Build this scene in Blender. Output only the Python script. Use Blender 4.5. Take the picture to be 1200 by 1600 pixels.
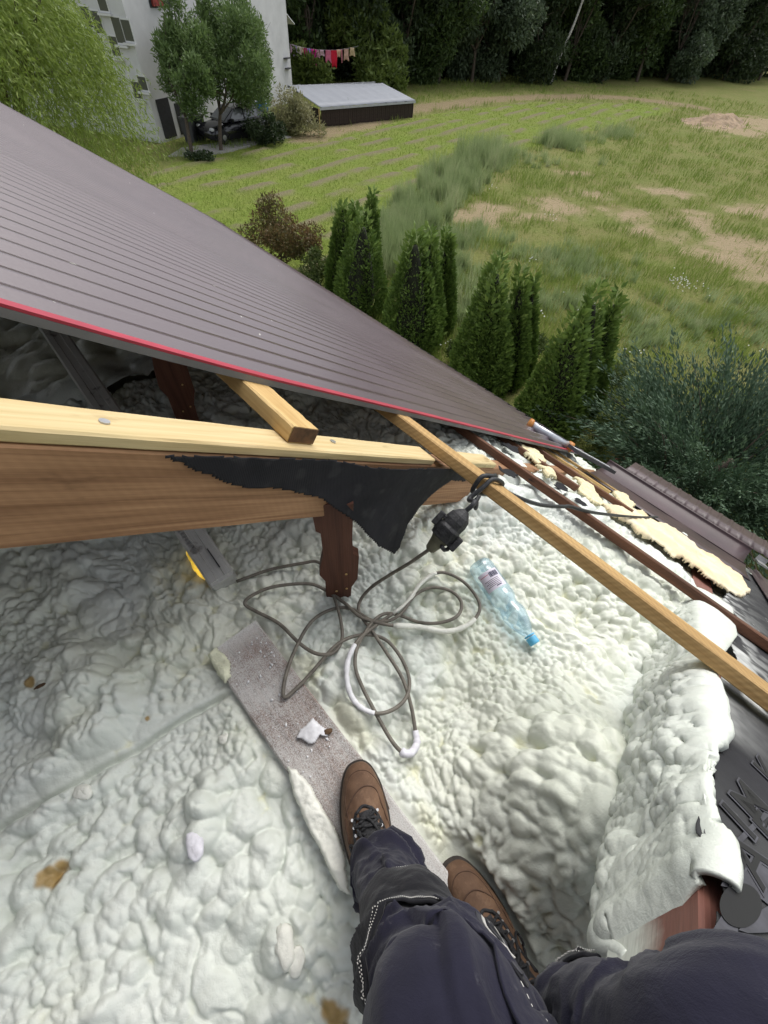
import bpy, math, random
import numpy as np
from mathutils import Vector, Matrix
from mathutils.bvhtree import BVHTree
from mathutils.geometry import tessellate_polygon

random.seed(7)
RNG = np.random.default_rng(7)
SC = bpy.context.scene
COL = SC.collection
for o in list(bpy.data.objects):
    bpy.data.objects.remove(o)

# ------------------------------------------------------------------ camera
EYE = np.array([0.0, 0.0, 6.4])            # phone held 6.4 m above the garden
FPX = 660.0                                # focal length for a 1200 x 1600 frame
_d = np.array([(555 - 600) / FPX, (800 - 1320) / FPX, -1.0]); _d /= np.linalg.norm(_d)
_up = -_d
_f = np.array([0, 0, -1.0]); _f = _f - _up * (_f @ _up); _f /= np.linalg.norm(_f)
CR = np.stack([np.cross(_f, _up), _f, _up])     # camera -> world
cam_d = bpy.data.cameras.new('camera')
cam_d.sensor_width = 36; cam_d.lens = FPX / 1600 * 36
cam_d.clip_start = 0.02; cam_d.clip_end = 600
cam = bpy.data.objects.new('camera', cam_d); COL.objects.link(cam)
M = Matrix(CR.tolist()).to_4x4(); M.translation = Vector(EYE.tolist())
cam.matrix_world = M
SC.camera = cam
SC.render.resolution_x, SC.render.resolution_y = 768, 1024

# ------------------------------------------------------------------ light
SUN_EL, SUN_AZ = 55.0, 64.0                # azimuth counted from +X towards +Y: where the sun stands
w = bpy.data.worlds.new('World'); SC.world = w; w.use_nodes = True
nt = w.node_tree; nt.nodes.clear()
sky = nt.nodes.new('ShaderNodeTexSky'); sky.sky_type = 'NISHITA'; sky.sun_disc = False
sky.sun_elevation = math.radians(SUN_EL); sky.sun_rotation = math.radians(90 - SUN_AZ)
sky.air_density = 1.0; sky.dust_density = 3.0; sky.ozone_density = 1.0
hsv = nt.nodes.new('ShaderNodeHueSaturation'); hsv.inputs['Saturation'].default_value = 0.28   # thin cloud: the blue is washed out
bg = nt.nodes.new('ShaderNodeBackground'); bg.inputs['Strength'].default_value = 0.15
wo = nt.nodes.new('ShaderNodeOutputWorld')
nt.links.new(sky.outputs[0], hsv.inputs['Color']); nt.links.new(hsv.outputs[0], bg.inputs[0]); nt.links.new(bg.outputs[0], wo.inputs[0])
sun_d = bpy.data.lights.new('sun', 'SUN'); sun_d.energy = 0.85; sun_d.angle = math.radians(40); sun_d.color = (1.0, 0.97, 0.93)
sun = bpy.data.objects.new('sun', sun_d); COL.objects.link(sun)
_el, _az = math.radians(SUN_EL), math.radians(SUN_AZ)
sun.rotation_euler = Vector((-math.cos(_el) * math.cos(_az), -math.cos(_el) * math.sin(_az), -math.sin(_el))).to_track_quat('-Z', 'Y').to_euler()
SC.view_settings.view_transform = 'Standard'; SC.view_settings.look = 'None'
SC.view_settings.exposure = 0.66; SC.view_settings.gamma = 1.0; SC.view_settings.use_curve_mapping = False
SC.render.engine = 'CYCLES'
SC.cycles.max_bounces = 6; SC.cycles.transparent_max_bounces = 12

# ------------------------------------------------------------------ frames of reference
S_ = CR @ np.array([(1080 - 600) / FPX, (800 - 748) / FPX, -1.0]); S_ /= np.linalg.norm(S_)    # down the roof slope
B_ = np.array([-S_[1], S_[0], 0.0]); B_ /= np.linalg.norm(B_)                                  # along the eave
N_ = np.cross(S_, B_)                                                                          # out of the roof
SH = np.array([S_[0], S_[1]]) / np.hypot(S_[0], S_[1])
COSR = float(N_[2]); TANR = float(-S_[2] / math.hypot(S_[0], S_[1]))
FLOOR = -1.10                              # attic floor foam, below the eye

def ray(x, y): return CR @ np.array([(x - 600) / FPX, (800 - y) / FPX, -1.0])
KR = 0.755                                 # metres per unit of the roof's own measure
def RP(u, b, w_): return EYE + KR * (u * S_ + b * B_ + w_ * N_)            # roof coordinates -> world
def on_w(x, y, w_):                                                 # point of the roof plane seen at a pixel -> (u, b)
    r = ray(x, y); p = r * (w_ / (N_ @ r)); return float(S_ @ p), float(B_ @ p)
def on_b(x, y, b0):                                                 # point of the upright plane b = b0 -> (u, w)
    r = ray(x, y); p = r * (b0 / (B_ @ r)); return float(S_ @ p), float(N_ @ p)
def at_z(x, y, z):                                                  # point at height z below/above the eye
    r = ray(x, y); return EYE + r * (z / r[2])
def at_d(x, y, d): return EYE + ray(x, y) * d                       # point at a depth
def gnd(x, y, z=0.0): return at_z(x, y, z - EYE[2])
def on_v(x, y, p0, e):                                              # point of a vertical plane through p0 along e
    n = np.array([-e[1], e[0], 0.0]); r = ray(x, y)
    return EYE + r * ((n @ (np.asarray(p0) - EYE)) / (n @ r))

# ------------------------------------------------------------------ numpy noise
def _hash(ix, iy, seed):
    h = (ix.astype(np.int64) * 374761393 + iy.astype(np.int64) * 668265263 + seed * 1442695041) & 0xFFFFFFFF
    h = ((h ^ (h >> 13)) * 1274126177) & 0xFFFFFFFF
    h = ((h ^ (h >> 16)) * 2246822519) & 0xFFFFFFFF
    return ((h ^ (h >> 15)) & 0xFFFFFF) / float(0xFFFFFF)
def vnoise(x, y, seed=0):
    x = np.asarray(x, float); y = np.asarray(y, float)
    ix = np.floor(x); iy = np.floor(y); fx = x - ix; fy = y - iy
    fx = fx * fx * fx * (fx * (fx * 6 - 15) + 10); fy = fy * fy * fy * (fy * (fy * 6 - 15) + 10)
    a = _hash(ix, iy, seed); b = _hash(ix + 1, iy, seed); c = _hash(ix, iy + 1, seed); d = _hash(ix + 1, iy + 1, seed)
    return (a + (b - a) * fx) * (1 - fy) + (c + (d - c) * fx) * fy
def fbm(x, y, seed=0, oct=4, gain=0.5):
    s = 0; a = 1; t = 0
    for i in range(oct):
        s = s + a * vnoise(np.asarray(x) * 2 ** i, np.asarray(y) * 2 ** i, seed + 17 * i); t += a; a *= gain
    return s / t
def bubbles(x, y, cell, seed, rmin=0.45, rmax=0.95, keep=1.0):
    X = x / cell; Y = y / cell; ix = np.floor(X); iy = np.floor(Y); out = np.zeros_like(X)
    for dx in (-1, 0, 1):
        for dy in (-1, 0, 1):
            cx = ix + dx; cy = iy + dy
            px = cx + _hash(cx, cy, seed); py = cy + _hash(cx, cy, seed + 1)
            r = rmin + (rmax - rmin) * _hash(cx, cy, seed + 2)
            if keep < 1: r = np.where(_hash(cx, cy, seed + 3) < keep, r, 0.0)
            st = 0.88 + 0.28 * _hash(cx, cy, seed + 4); an = 3.14 * _hash(cx, cy, seed + 5)
            ca = np.cos(an); sa = np.sin(an)
            ddx = X - px; ddy = Y - py
            d2 = ((ddx * ca + ddy * sa) * st) ** 2 + ((ddy * ca - ddx * sa) / st) ** 2
            out = np.maximum(out, np.sqrt(np.maximum(0, r * r - d2)))
    return out * cell
def sstep(a, b, x):
    t = np.clip((np.asarray(x, float) - a) / (b - a), 0, 1); return t * t * (3 - 2 * t)

# ------------------------------------------------------------------ objects
def tag(o, label=None, cat=None, group=None, kind=None):
    if label: o['label'] = label
    if cat: o['category'] = cat
    if group: o['group'] = group
    if kind: o['kind'] = kind
    return o
def empty(name, loc=(0, 0, 0), label=None, cat=None, group=None):
    o = bpy.data.objects.new(name, None); o.location = Vector([float(t) for t in loc]); o.empty_display_size = 0.1
    COL.objects.link(o); WM[o.name] = Matrix.Translation(o.location); return tag(o, label, cat, group)
WM = {}
def link(name, me, parent=None, mw=None):
    o = bpy.data.objects.new(name, me); COL.objects.link(o)
    W = mw if mw is not None else Matrix()
    if parent is not None:
        o.parent = parent
        o.matrix_parent_inverse = WM[parent.name].inverted() if parent.name in WM else Matrix()
        o.matrix_basis = W
    else: o.matrix_basis = W
    WM[o.name] = W.copy(); return o
def mesh(name, V, F, mats=None, mi=None, smooth=False, attrs=None):
    V = np.asarray(V, np.float32).reshape(-1, 3)
    me = bpy.data.meshes.new(name)
    if isinstance(F, np.ndarray):
        F = F.astype(np.int32); n, k = F.shape
        me.vertices.add(len(V)); me.vertices.foreach_set('co', V.ravel())
        me.loops.add(n * k); me.loops.foreach_set('vertex_index', F.ravel())
        me.polygons.add(n); me.polygons.foreach_set('loop_start', np.arange(0, n * k, k, dtype=np.int32))
        me.update(calc_edges=True)
    else:
        me.from_pydata(V.tolist(), [], [list(map(int, f)) for f in F]); me.update()
    if mats is not None:
        for m in (mats if isinstance(mats, (list, tuple)) else [mats]): me.materials.append(m)
    if mi is not None: me.polygons.foreach_set('material_index', np.asarray(mi, np.int32))
    if smooth: me.polygons.foreach_set('use_smooth', np.ones(len(me.polygons), bool))
    for k_, v in (attrs or {}).items():
        a = me.attributes.new(k_, 'FLOAT', 'POINT'); a.data.foreach_set('value', np.asarray(v, np.float32))
    return me
def add(name, V, F, mat, parent=None, smooth=False, mi=None, attrs=None, mw=None):
    if parent is None and mw is None:            # a thing that is one mesh keeps its origin at its own base
        V = np.asarray(V, float).reshape(-1, 3); lo, hi = V.min(0), V.max(0)
        c = np.array([(lo[0] + hi[0]) / 2, (lo[1] + hi[1]) / 2, lo[2]]); V = V - c; mw = Matrix.Translation(Vector(c.tolist()))
    return link(name, mesh(name, V, F, mat, mi, smooth, attrs), parent, mw)
class MB:                                    # collects shapes into one mesh
    def __init__(s): s.V = []; s.F = []; s.n = 0
    def put(s, V, F):
        V = np.asarray(V, float).reshape(-1, 3)
        s.V.append(V); s.F += [[i + s.n for i in f] for f in F]; s.n += len(V); return s
    def box(s, c, h, R=None):
        V = np.array([[x, y, z] for x in (-1, 1) for y in (-1, 1) for z in (-1, 1)], float) * np.array(h)
        if R is not None: V = V @ np.asarray(R).T
        return s.put(V + np.array(c), [(0, 1, 3, 2), (4, 6, 7, 5), (0, 4, 5, 1), (2, 3, 7, 6), (0, 2, 6, 4), (1, 5, 7, 3)])
    def tube(s, P, r, seg=8, cap=True):
        V, F = tube_vf(P, r, seg, cap); return s.put(V, F)
    def lathe(s, prof, seg=20, mw=None):
        V = []; F = []
        for (r, z) in prof: V += [[r * math.cos(2 * math.pi * k / seg), r * math.sin(2 * math.pi * k / seg), z] for k in range(seg)]
        n = len(prof)
        for i in range(n - 1):
            for k in range(seg): F.append((i * seg + k, i * seg + (k + 1) % seg, (i + 1) * seg + (k + 1) % seg, (i + 1) * seg + k))
        F.append(tuple(range(seg))[::-1]); F.append(tuple(range((n - 1) * seg, n * seg)))
        V = np.array(V)
        if mw is not None:
            m = np.array(mw); V = V @ m[:3, :3].T + m[:3, 3]
        return s.put(V, F)
    def build(s, name, mat, parent=None, smooth=False, mw=None):
        return add(name, np.vstack(s.V), s.F, mat, parent, smooth, mw=mw)
def frames(P):
    P = np.asarray(P, float); T = np.gradient(P, axis=0); T /= np.linalg.norm(T, axis=1)[:, None] + 1e-12
    a = np.array([0, 0, 1.0]) if abs(T[0][2]) < 0.9 else np.array([1.0, 0, 0])
    A = np.zeros_like(P); B = np.zeros_like(P)
    for i in range(len(P)):
        a = a - T[i] * (a @ T[i]); a /= np.linalg.norm(a) + 1e-12; A[i] = a; B[i] = np.cross(T[i], a)
    return T, A, B
def tube_vf(P, r, seg=8, cap=True):
    P = np.asarray(P, float); n = len(P); r = np.broadcast_to(np.asarray(r, float), (n,))
    T, A, B = frames(P); th = np.arange(seg) / seg * 2 * math.pi
    V = (P[:, None] + r[:, None, None] * (np.cos(th)[None, :, None] * A[:, None] + np.sin(th)[None, :, None] * B[:, None])).reshape(-1, 3)
    F = []
    for i in range(n - 1):
        for k in range(seg): F.append((i * seg + k, i * seg + (k + 1) % seg, (i + 1) * seg + (k + 1) % seg, (i + 1) * seg + k))
    if cap: F.append(tuple(range(seg))[::-1]); F.append(tuple(range((n - 1) * seg, n * seg)))
    return V, F
def spline(P, m=8):
    P = np.asarray(P, float); Q = np.vstack([2 * P[0] - P[1], P, 2 * P[-1] - P[-2]]); out = []
    for i in range(1, len(Q) - 2):
        p0, p1, p2, p3 = Q[i - 1:i + 3]
        for t in np.arange(m) / m:
            out.append(0.5 * (2 * p1 + (p2 - p0) * t + (2 * p0 - 5 * p1 + 4 * p2 - p3) * t * t + (3 * p1 - p0 - 3 * p2 + p3) * t ** 3))
    out.append(P[-1]); return np.array(out)
def grid_faces(nu, nv):
    i = np.arange(nu - 1)[:, None] * nv + np.arange(nv - 1)[None]
    return np.stack([i, i + nv, i + nv + 1, i + 1], -1).reshape(-1, 4)
def inside(poly, x, y):
    poly = np.asarray(poly); c = np.zeros(np.shape(x), bool); j = len(poly) - 1
    for i in range(len(poly)):
        (xi, yi), (xj, yj) = poly[i], poly[j]
        c ^= ((yi > y) != (yj > y)) & (x < (xj - xi) * (y - yi) / (yj - yi + 1e-12) + xi); j = i
    return c
def basis(o, X, Y, Z):
    m = Matrix(np.stack([X, Y, Z], 1).tolist()).to_4x4(); m.translation = Vector([float(t) for t in o]); return m
def beam_mesh(name, L, W, T, mat, seed=0, ch=0.003, warp=0.0015, seg=40):
    """a sawn timber along local X from 0 to L, W wide (Y), T thick (Z up from 0), slightly crooked, edges broken"""
    r = np.random.default_rng(seed)
    cs = np.array([[-W / 2 + ch, 0], [W / 2 - ch, 0], [W / 2, ch], [W / 2, T - ch], [W / 2 - ch, T], [-W / 2 + ch, T], [-W / 2, T - ch], [-W / 2, ch]])
    X = np.linspace(0, L, seg + 1); V = []
    for i, x in enumerate(X):
        dy = warp * 2 * (fbm(x * 1.3, 0.3, seed) - .5) + warp * (vnoise(x * 9, 2.2, seed) - .5); dz = warp * 2 * (fbm(x * 1.1, 4.3, seed) - .5)
        j = (r.random((8, 2)) - .5) * 0.0009
        V += [[x, p[0] + dy + q[0], p[1] + dz + q[1]] for p, q in zip(cs, j)]
    F = []
    for i in range(seg):
        for k in range(8): F.append((i * 8 + k, (i + 1) * 8 + k, (i + 1) * 8 + (k + 1) % 8, i * 8 + (k + 1) % 8))
    F.append(tuple(range(8))); F.append(tuple(range(seg * 8, seg * 8 + 8))[::-1])
    me = mesh(name, V, F, mat)
    bpy_fix(me); return me
def bpy_fix(me):
    import bmesh
    bm = bmesh.new(); bm.from_mesh(me); bmesh.ops.recalc_face_normals(bm, faces=bm.faces); bm.to_mesh(me); bm.free()

# ------------------------------------------------------------------ materials
class NT:
    def __init__(s, name):
        s.m = bpy.data.materials.new(name); s.m.use_nodes = True; s.t = s.m.node_tree
        s.b = s.t.nodes['Principled BSDF']; s.out = s.t.nodes['Material Output']
    def n(s, typ, **kw):
        x = s.t.nodes.new(typ)
        for k, v in kw.items():
            if k in x.inputs.keys() if hasattr(x.inputs, 'keys') else False: s.set(x.inputs[k], v)
            else: setattr(x, k, v)
        return x
    def set(s, sock, v):
        if hasattr(v, 'is_output') or isinstance(v, bpy.types.NodeSocket): s.t.links.new(v, sock)
        else:
            if sock.type == 'RGBA' and len(v) == 3: v = (*v, 1)
            sock.default_value = v
    def p(s, **kw):
        for k, v in kw.items(): s.set(s.b.inputs[k.replace('_', ' ')], v)
    def coord(s, kind='Object', scale=(1, 1, 1), rot=(0, 0, 0)):
        c = s.t.nodes.new('ShaderNodeTexCoord'); mp = s.t.nodes.new('ShaderNodeMapping')
        mp.inputs['Scale'].default_value = scale; mp.inputs['Rotation'].default_value = rot
        s.t.links.new(c.outputs[kind], mp.inputs[0]); return mp.outputs[0]
    def noise(s, vec, scale=5, detail=4, rough=0.55, dist=0.0):
        x = s.t.nodes.new('ShaderNodeTexNoise'); s.set(x.inputs['Vector'], vec)
        x.inputs['Scale'].default_value = scale; x.inputs['Detail'].default_value = detail; x.inputs['Roughness'].default_value = rough; x.inputs['Distortion'].default_value = dist
        return x.outputs['Fac']
    def ramp(s, f, stops):
        x = s.t.nodes.new('ShaderNodeValToRGB'); s.set(x.inputs[0], f); e = x.color_ramp.elements
        while len(e) < len(stops): e.new(0.5)
        for i, (pos, c) in enumerate(stops):
            e[i].position = pos; c = c if hasattr(c, '__len__') else (c, c, c); e[i].color = (*c[:3], 1)
        return x.outputs[0]
    def mix(s, f, a, b, mode='MIX'):
        x = s.t.nodes.new('ShaderNodeMix'); x.data_type = 'RGBA'; x.blend_type = mode
        s.set(x.inputs[0], f); s.set(x.inputs[6], a); s.set(x.inputs[7], b); return x.outputs[2]
    def math(s, op, a, b=0.0, c=None):
        x = s.t.nodes.new('ShaderNodeMath'); x.operation = op; s.set(x.inputs[0], a); s.set(x.inputs[1], b)
        if c is not None: s.set(x.inputs[2], c)
        return x.outputs[0]
    def attr(s, name):
        x = s.t.nodes.new('ShaderNodeAttribute'); x.attribute_name = name; return x.outputs['Fac']
    def bump(s, h, strength=0.3, dist=0.01):
        x = s.t.nodes.new('ShaderNodeBump'); s.set(x.inputs['Height'], h); x.inputs['Strength'].default_value = strength; x.inputs['Distance'].default_value = dist
        s.t.links.new(x.outputs[0], s.b.inputs['Normal']); return x
def simple(name, c, rough=0.6, var=0.25, scale=8, bump=0.0, bscale=60, metal=0.0, spec=0.5, kind='Object', bd=0.002):
    k = NT(name); v = k.coord(kind); f = k.noise(v, scale, 5)
    lo = tuple(max(0, t * (1 - var)) for t in c); hi = tuple(min(1, t * (1 + var)) for t in c)
    k.p(Base_Color=k.ramp(f, [(0.3, lo), (0.7, hi)]), Roughness=rough, Metallic=metal, Specular_IOR_Level=spec)
    if bump: k.bump(k.noise(v, bscale, 4), bump, bd)
    return k.m
def wood(name, c_lo, c_hi, rough=0.65, ring=14, stain=None, gs=1.0, dark=None, sawn=0.0):
    """grain runs along local X"""
    k = NT(name); v = k.coord('Object', (0.35 * gs, 7, 7)); 
    base = k.noise(v, 2.2, 2, 0.5, 0.6)
    saw = k.math('FRACT', k.math('MULTIPLY', base, ring))
    tri = k.math('ABSOLUTE', k.math('SUBTRACT', saw, 0.5))
    v2 = k.coord('Object', (3, 130, 130)); fine = k.noise(v2, 2.0, 4, 0.6)
    f = k.math('ADD', k.math('MULTIPLY', tri, 0.70), k.math('MULTIPLY', fine, 0.85))
    col = k.ramp(f, [(0.25, c_lo), (0.8, c_hi)])
    big = k.noise(k.coord('Object', (1.2, 4, 4)), 2.5, 4)
    col = k.mix(k.ramp(big, [(0.35, 0.0), (0.75, 0.55)]), col, stain or tuple(t * 0.72 for t in c_lo))
    if dark:
        d = k.ramp(k.noise(k.coord('Object', (1, 3, 3)), 6, 5), [(0.66, 0.0), (0.76, 0.75)]); col = k.mix(d, col, dark)
    h = fine
    if sawn:
        ws = k.t.nodes.new('ShaderNodeTexWave'); ws.inputs['Scale'].default_value = 34; ws.inputs['Distortion'].default_value = 1.2; ws.bands_direction = 'DIAGONAL'
        k.set(ws.inputs['Vector'], k.coord('Object', (1.2, .6, 1)))
        h = k.math('ADD', h, k.math('MULTIPLY', ws.outputs['Fac'], sawn))
        col = k.mix(k.math('MULTIPLY', ws.outputs['Fac'], 0.35 * sawn), col, tuple(t * .45 for t in c_lo))
    k.p(Base_Color=col, Roughness=rough, Specular_IOR_Level=0.3); k.bump(h, 0.35, 0.002)
    return k.m
def leaf_mat(name, a, b, c=None, trans=0.25, rough=0.55):
    k = NT(name); f = k.attr('var'); stops = [(0.0, a), (1.0, b)] if c is None else [(0.0, a), (0.6, b), (1.0, c)]
    col = k.ramp(f, stops); k.p(Base_Color=col, Roughness=rough, Specular_IOR_Level=0.35)
    tr = k.t.nodes.new('ShaderNodeBsdfTranslucent'); k.set(tr.inputs[0], col)
    mx = k.t.nodes.new('ShaderNodeMixShader'); mx.inputs[0].default_value = trans
    k.t.links.new(k.b.outputs[0], mx.inputs[1]); k.t.links.new(tr.outputs[0], mx.inputs[2]); k.t.links.new(mx.outputs[0], k.out.inputs[0])
    return k.m

# ================================================================== materials
M = {}
def foam_material():
    k = NT('spray_foam')
    v = k.coord('Object')
    big = k.noise(v, 3.2, 5, 0.6); fine = k.noise(v, 70, 4, 0.6)
    col = k.mix(k.ramp(big, [(0.35, 0.0), (0.7, 1.0)]), (0.655, 0.695, 0.63), (0.675, 0.70, 0.655))
    col = k.mix(k.math('MULTIPLY', k.attr('yel'), 0.6), col, (0.68, 0.67, 0.42))          # fresh, torn or young foam is yellower
    col = k.mix(k.attr('tan'), col, (0.36, 0.25, 0.10))                             # bare brownish spots
    col = k.mix(k.ramp(fine, [(0.62, 0.0), (0.8, 0.12)]), col, (0.6, 0.6, 0.5))
    dust = k.ramp(k.noise(v, 210, 2, 0.5), [(0.79, 0.0), (0.82, 0.8)])
    col = k.mix(k.math('MULTIPLY', dust, 0.55), col, (0.2, 0.17, 0.12))
    k.p(Base_Color=col, Roughness=k.ramp(fine, [(0.3, 0.38), (0.7, 0.6)]), Specular_IOR_Level=0.4)
    h = k.math('ADD', k.noise(v, 130, 5, 0.62, 0.4), k.math('MULTIPLY', k.noise(v, 420, 3, 0.6), 0.35))
    k.bump(h, 0.42, 0.0032)
    return k.m
M['foam'] = foam_material()
M['pine'] = wood('fresh_pine', (0.46, 0.28, 0.10), (0.66, 0.47, 0.21), ring=7, stain=(0.40, 0.25, 0.09), dark=None)
M['pine_sawn'] = wood('sawn_pine', (0.36, 0.21, 0.075), (0.58, 0.385, 0.165), ring=6, stain=(0.30, 0.18, 0.07), sawn=0.5)
M['pine_green'] = wood('treated_pine', (0.50, 0.365, 0.165), (0.66, 0.51, 0.28), ring=8, gs=1.3, stain=(0.45, 0.41, 0.22), dark=(.26, .15, .06))
M['rafter'] = wood('old_rafter_wood', (0.20, 0.098, 0.046), (0.44, 0.25, 0.13), ring=10, gs=0.7, stain=(0.14, 0.065, 0.03), dark=(.06, .028, .014), sawn=0.18)
M['red_wood'] = wood('stained_wood', (0.060, 0.022, 0.014), (0.125, 0.050, 0.030), ring=5, stain=(0.05, 0.018, 0.012))
def painted():
    k = NT('rafter_paint'); v = k.coord('Object'); sx = k.t.nodes.new('ShaderNodeSeparateXYZ'); k.set(sx.inputs[0], v); n = k.noise(v, 14, 5, .65); f = k.noise(k.coord('Object', (3, 90, 90)), 3, 4)
    col = k.ramp(f, [(.3, (.165, .065, .047)), (.7, (.225, .095, .070))])
    d = k.math('ADD', k.math('MULTIPLY', k.math('SUBTRACT', .078, sx.outputs['Z']), 26.0), k.math('MULTIPLY', k.math('SUBTRACT', n, .5), 1.3))       # foam overspray climbs from below
    k.p(Base_Color=k.mix(k.ramp(d, [(0.0, 0.0), (.8, 1.0)]), col, (.62, .64, .56)), Roughness=.6); k.bump(f, .4, .002); return k.m
M['red_paint'] = painted()
M['old_wood'] = wood('weathered_batten_wood', (0.062, 0.028, 0.016), (0.19, 0.085, 0.045), ring=6, stain=(0.05, 0.024, 0.015), sawn=0.3)
M['end_grain'] = simple('end_grain', (0.11, 0.055, 0.025), 0.8, 0.6, 40, 0.5, 90)
M['membrane'] = None
def sheet_material():
    k = NT('brown_roof_coating'); v = k.coord('Object')
    n1 = k.noise(v, 1.6, 5, 0.6); n2 = k.noise(v, 120, 3, 0.6)
    col = k.mix(k.ramp(n1, [(0.3, 0.0), (0.75, 1.0)]), (0.070, 0.044, 0.053), (0.092, 0.062, 0.072))
    streak = k.noise(k.coord('Object', (1.2, 60, 60)), 3, 3, 0.6)
    col = k.mix(k.ramp(streak, [(0.55, 0.0), (0.8, 0.35)]), col, (0.12, 0.10, 0.10))
    speck = k.ramp(k.noise(v, 55, 2, 0.4), [(0.78, 0.0), (0.80, 1.0)])
    col = k.mix(speck, col, (0.45, 0.43, 0.38))
    k.p(Base_Color=col, Roughness=k.ramp(n1, [(0.3, 0.27), (0.7, 0.42)]), Specular_IOR_Level=0.7, Coat_Weight=0.35, Coat_Roughness=0.22)
    k.bump(n2, 0.12, 0.001); return k.m
M['sheet'] = sheet_material()
M['gutter'] = simple('gutter_coating', (0.050, 0.026, 0.028), 0.42, 0.3, 6, 0.15, 40)
M['red_edge'] = simple('red_primer_edge', (0.36, 0.030, 0.055), 0.5, 0.2, 10)
M['pale_edge'] = simple('bare_sheet_edge', (0.16, 0.165, 0.17), 0.5, 0.2, 10)
M['black_trim'] = simple('black_trim', (0.012, 0.012, 0.014), 0.5)
def membrane_material():
    k = NT('roofing_membrane'); v = k.coord('Object')
    n = k.noise(v, 7, 5, 0.6); wv = k.t.nodes.new('ShaderNodeTexWave'); wv.inputs['Scale'].default_value = 130; wv.inputs['Distortion'].default_value = 0.4; k.set(wv.inputs['Vector'], v)
    col = k.mix(k.ramp(n, [(0.3, 0.0), (0.75, 1.0)]), (0.012, 0.012, 0.0145), (0.027, 0.0265, 0.031))
    col = k.mix(k.math('MULTIPLY', k.attr('dust'), 0.85), col, (0.62, 0.63, 0.60))
    k.p(Base_Color=col, Roughness=0.75, Specular_IOR_Level=0.18)
    k.bump(k.math('ADD', k.noise(v, 14, 4), k.math('MULTIPLY', wv.outputs['Fac'], 0.06)), 0.5, 0.006); return k.m
M['membrane'] = membrane_material()
M['print_grey'] = simple('membrane_print', (0.055, 0.055, 0.064), 0.75, 0.5, 30)
M['print_dark'] = simple('membrane_bare', (0.006, 0.006, 0.007), 0.65, 0.4, 20)
M['zinc'] = None
def zinc():
    k = NT('zinc_profile'); v = k.coord('Object')
    n = k.noise(v, 9, 5, 0.65); f = k.noise(k.coord('Object', (2, 40, 40)), 4, 4)
    col = k.ramp(k.math('ADD', k.math('MULTIPLY', n, 0.6), k.math('MULTIPLY', f, 0.4)), [(0.3, (0.40, 0.395, 0.375)), (0.7, (0.60, 0.595, 0.565))])
    rust = k.ramp(k.noise(v, 16, 4), [(0.62, 0.0), (0.72, 0.8)]); col = k.mix(rust, col, (0.07, 0.055, 0.045))
    k.p(Base_Color=col, Roughness=0.5, Metallic=0.0); k.bump(f, 0.2, 0.001); return k.m
M['zinc'] = zinc()
def board_material():
    """old dark plank, dusted with foam overspray: thick along its right edge, thin speckle elsewhere (X along, Y across)"""
    k = NT('dusty_plank'); v = k.coord('Object')
    g = k.noise(k.coord('Object', (1.5, 60, 60)), 3, 5, 0.65)
    col = k.ramp(g, [(0.3, (0.075, 0.043, 0.034)), (0.7, (0.23, 0.135, 0.10))])
    sx = k.t.nodes.new('ShaderNodeSeparateXYZ'); k.set(sx.inputs[0], v); n = k.noise(v, 9, 5, 0.7); sp = k.noise(v, 420, 3, 0.7); sp2 = k.noise(v, 160, 2, 0.6)
    # across: 0 on the left edge .. .125 on the right
    edge = k.math('MULTIPLY', k.math('SUBTRACT', sx.outputs['Y'], 0.055), 14.0)
    cover = k.math('ADD', k.math('ADD', edge, k.math('MULTIPLY', k.math('SUBTRACT', n, 0.5), 2.6)), k.math('MULTIPLY', k.math('SUBTRACT', sp, 0.5), 1.4))
    m1 = k.ramp(cover, [(0.05, 0.0), (0.75, 0.95)])
    endc = k.ramp(sx.outputs['X'], [(0.0, 1.0), (0.09, 0.0)]); tail = k.ramp(sx.outputs['X'], [(0.34, 0.0), (0.55, 0.9)])
    m2 = k.math('MULTIPLY', k.ramp(k.math('ADD', k.math('MULTIPLY', sp2, 0.55), k.math('MULTIPLY', n, 0.5)), [(0.46, 0.0), (0.66, 0.8)]), 0.8)
    mm = k.math('MAXIMUM', m1, m2); mm = k.math('MAXIMUM', mm, k.math('MULTIPLY', k.math('MAXIMUM', endc, tail), k.ramp(sp, [(0.2, 0.25), (0.55, 1.0)])))
    mm = k.math('MINIMUM', k.math('MAXIMUM', mm, k.ramp(k.math('ADD', k.math('MULTIPLY', sp, .6), k.math('MULTIPLY', n, .4)), [(0.41, 0.08), (0.59, 0.80)])), 1.0)
    col = k.mix(mm, col, (0.64, 0.64, 0.62)); k.p(Base_Color=col, Roughness=0.8, Specular_IOR_Level=0.2)
    k.bump(k.math('ADD', g, k.math('MULTIPLY', mm, 0.6)), 0.5, 0.002); return k.m
M['board'] = board_material()
M['cable'] = simple('cable_sheath', (0.145, 0.130, 0.105), 0.55, 0.3, 60, 0.2, 200)
M['black_cable'] = simple('black_cable_sheath', (0.022, 0.023, 0.025), 0.55, 0.5, 120, 0.3, 300)
M['rubber'] = simple('black_rubber', (0.022, 0.022, 0.023), 0.62, 0.55, 90, 0.7, 140, bd=0.004)
M['olive_rubber'] = simple('olive_plug', (0.12, 0.115, 0.075), 0.6, 0.3, 60, 0.2, 150)
M['white_tape'] = simple('white_coating', (0.70, 0.69, 0.74), 0.6, 0.15, 60, 0.5, 120)
M['scrap'] = simple('white_scrap', (0.72, 0.72, 0.74), 0.7, 0.12, 60, 0.6, 90)
M['lump'] = simple('cut_foam_crust', (0.66, 0.67, 0.50), 0.75, 0.14, 25, 0.8, 160, bd=0.004)
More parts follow.
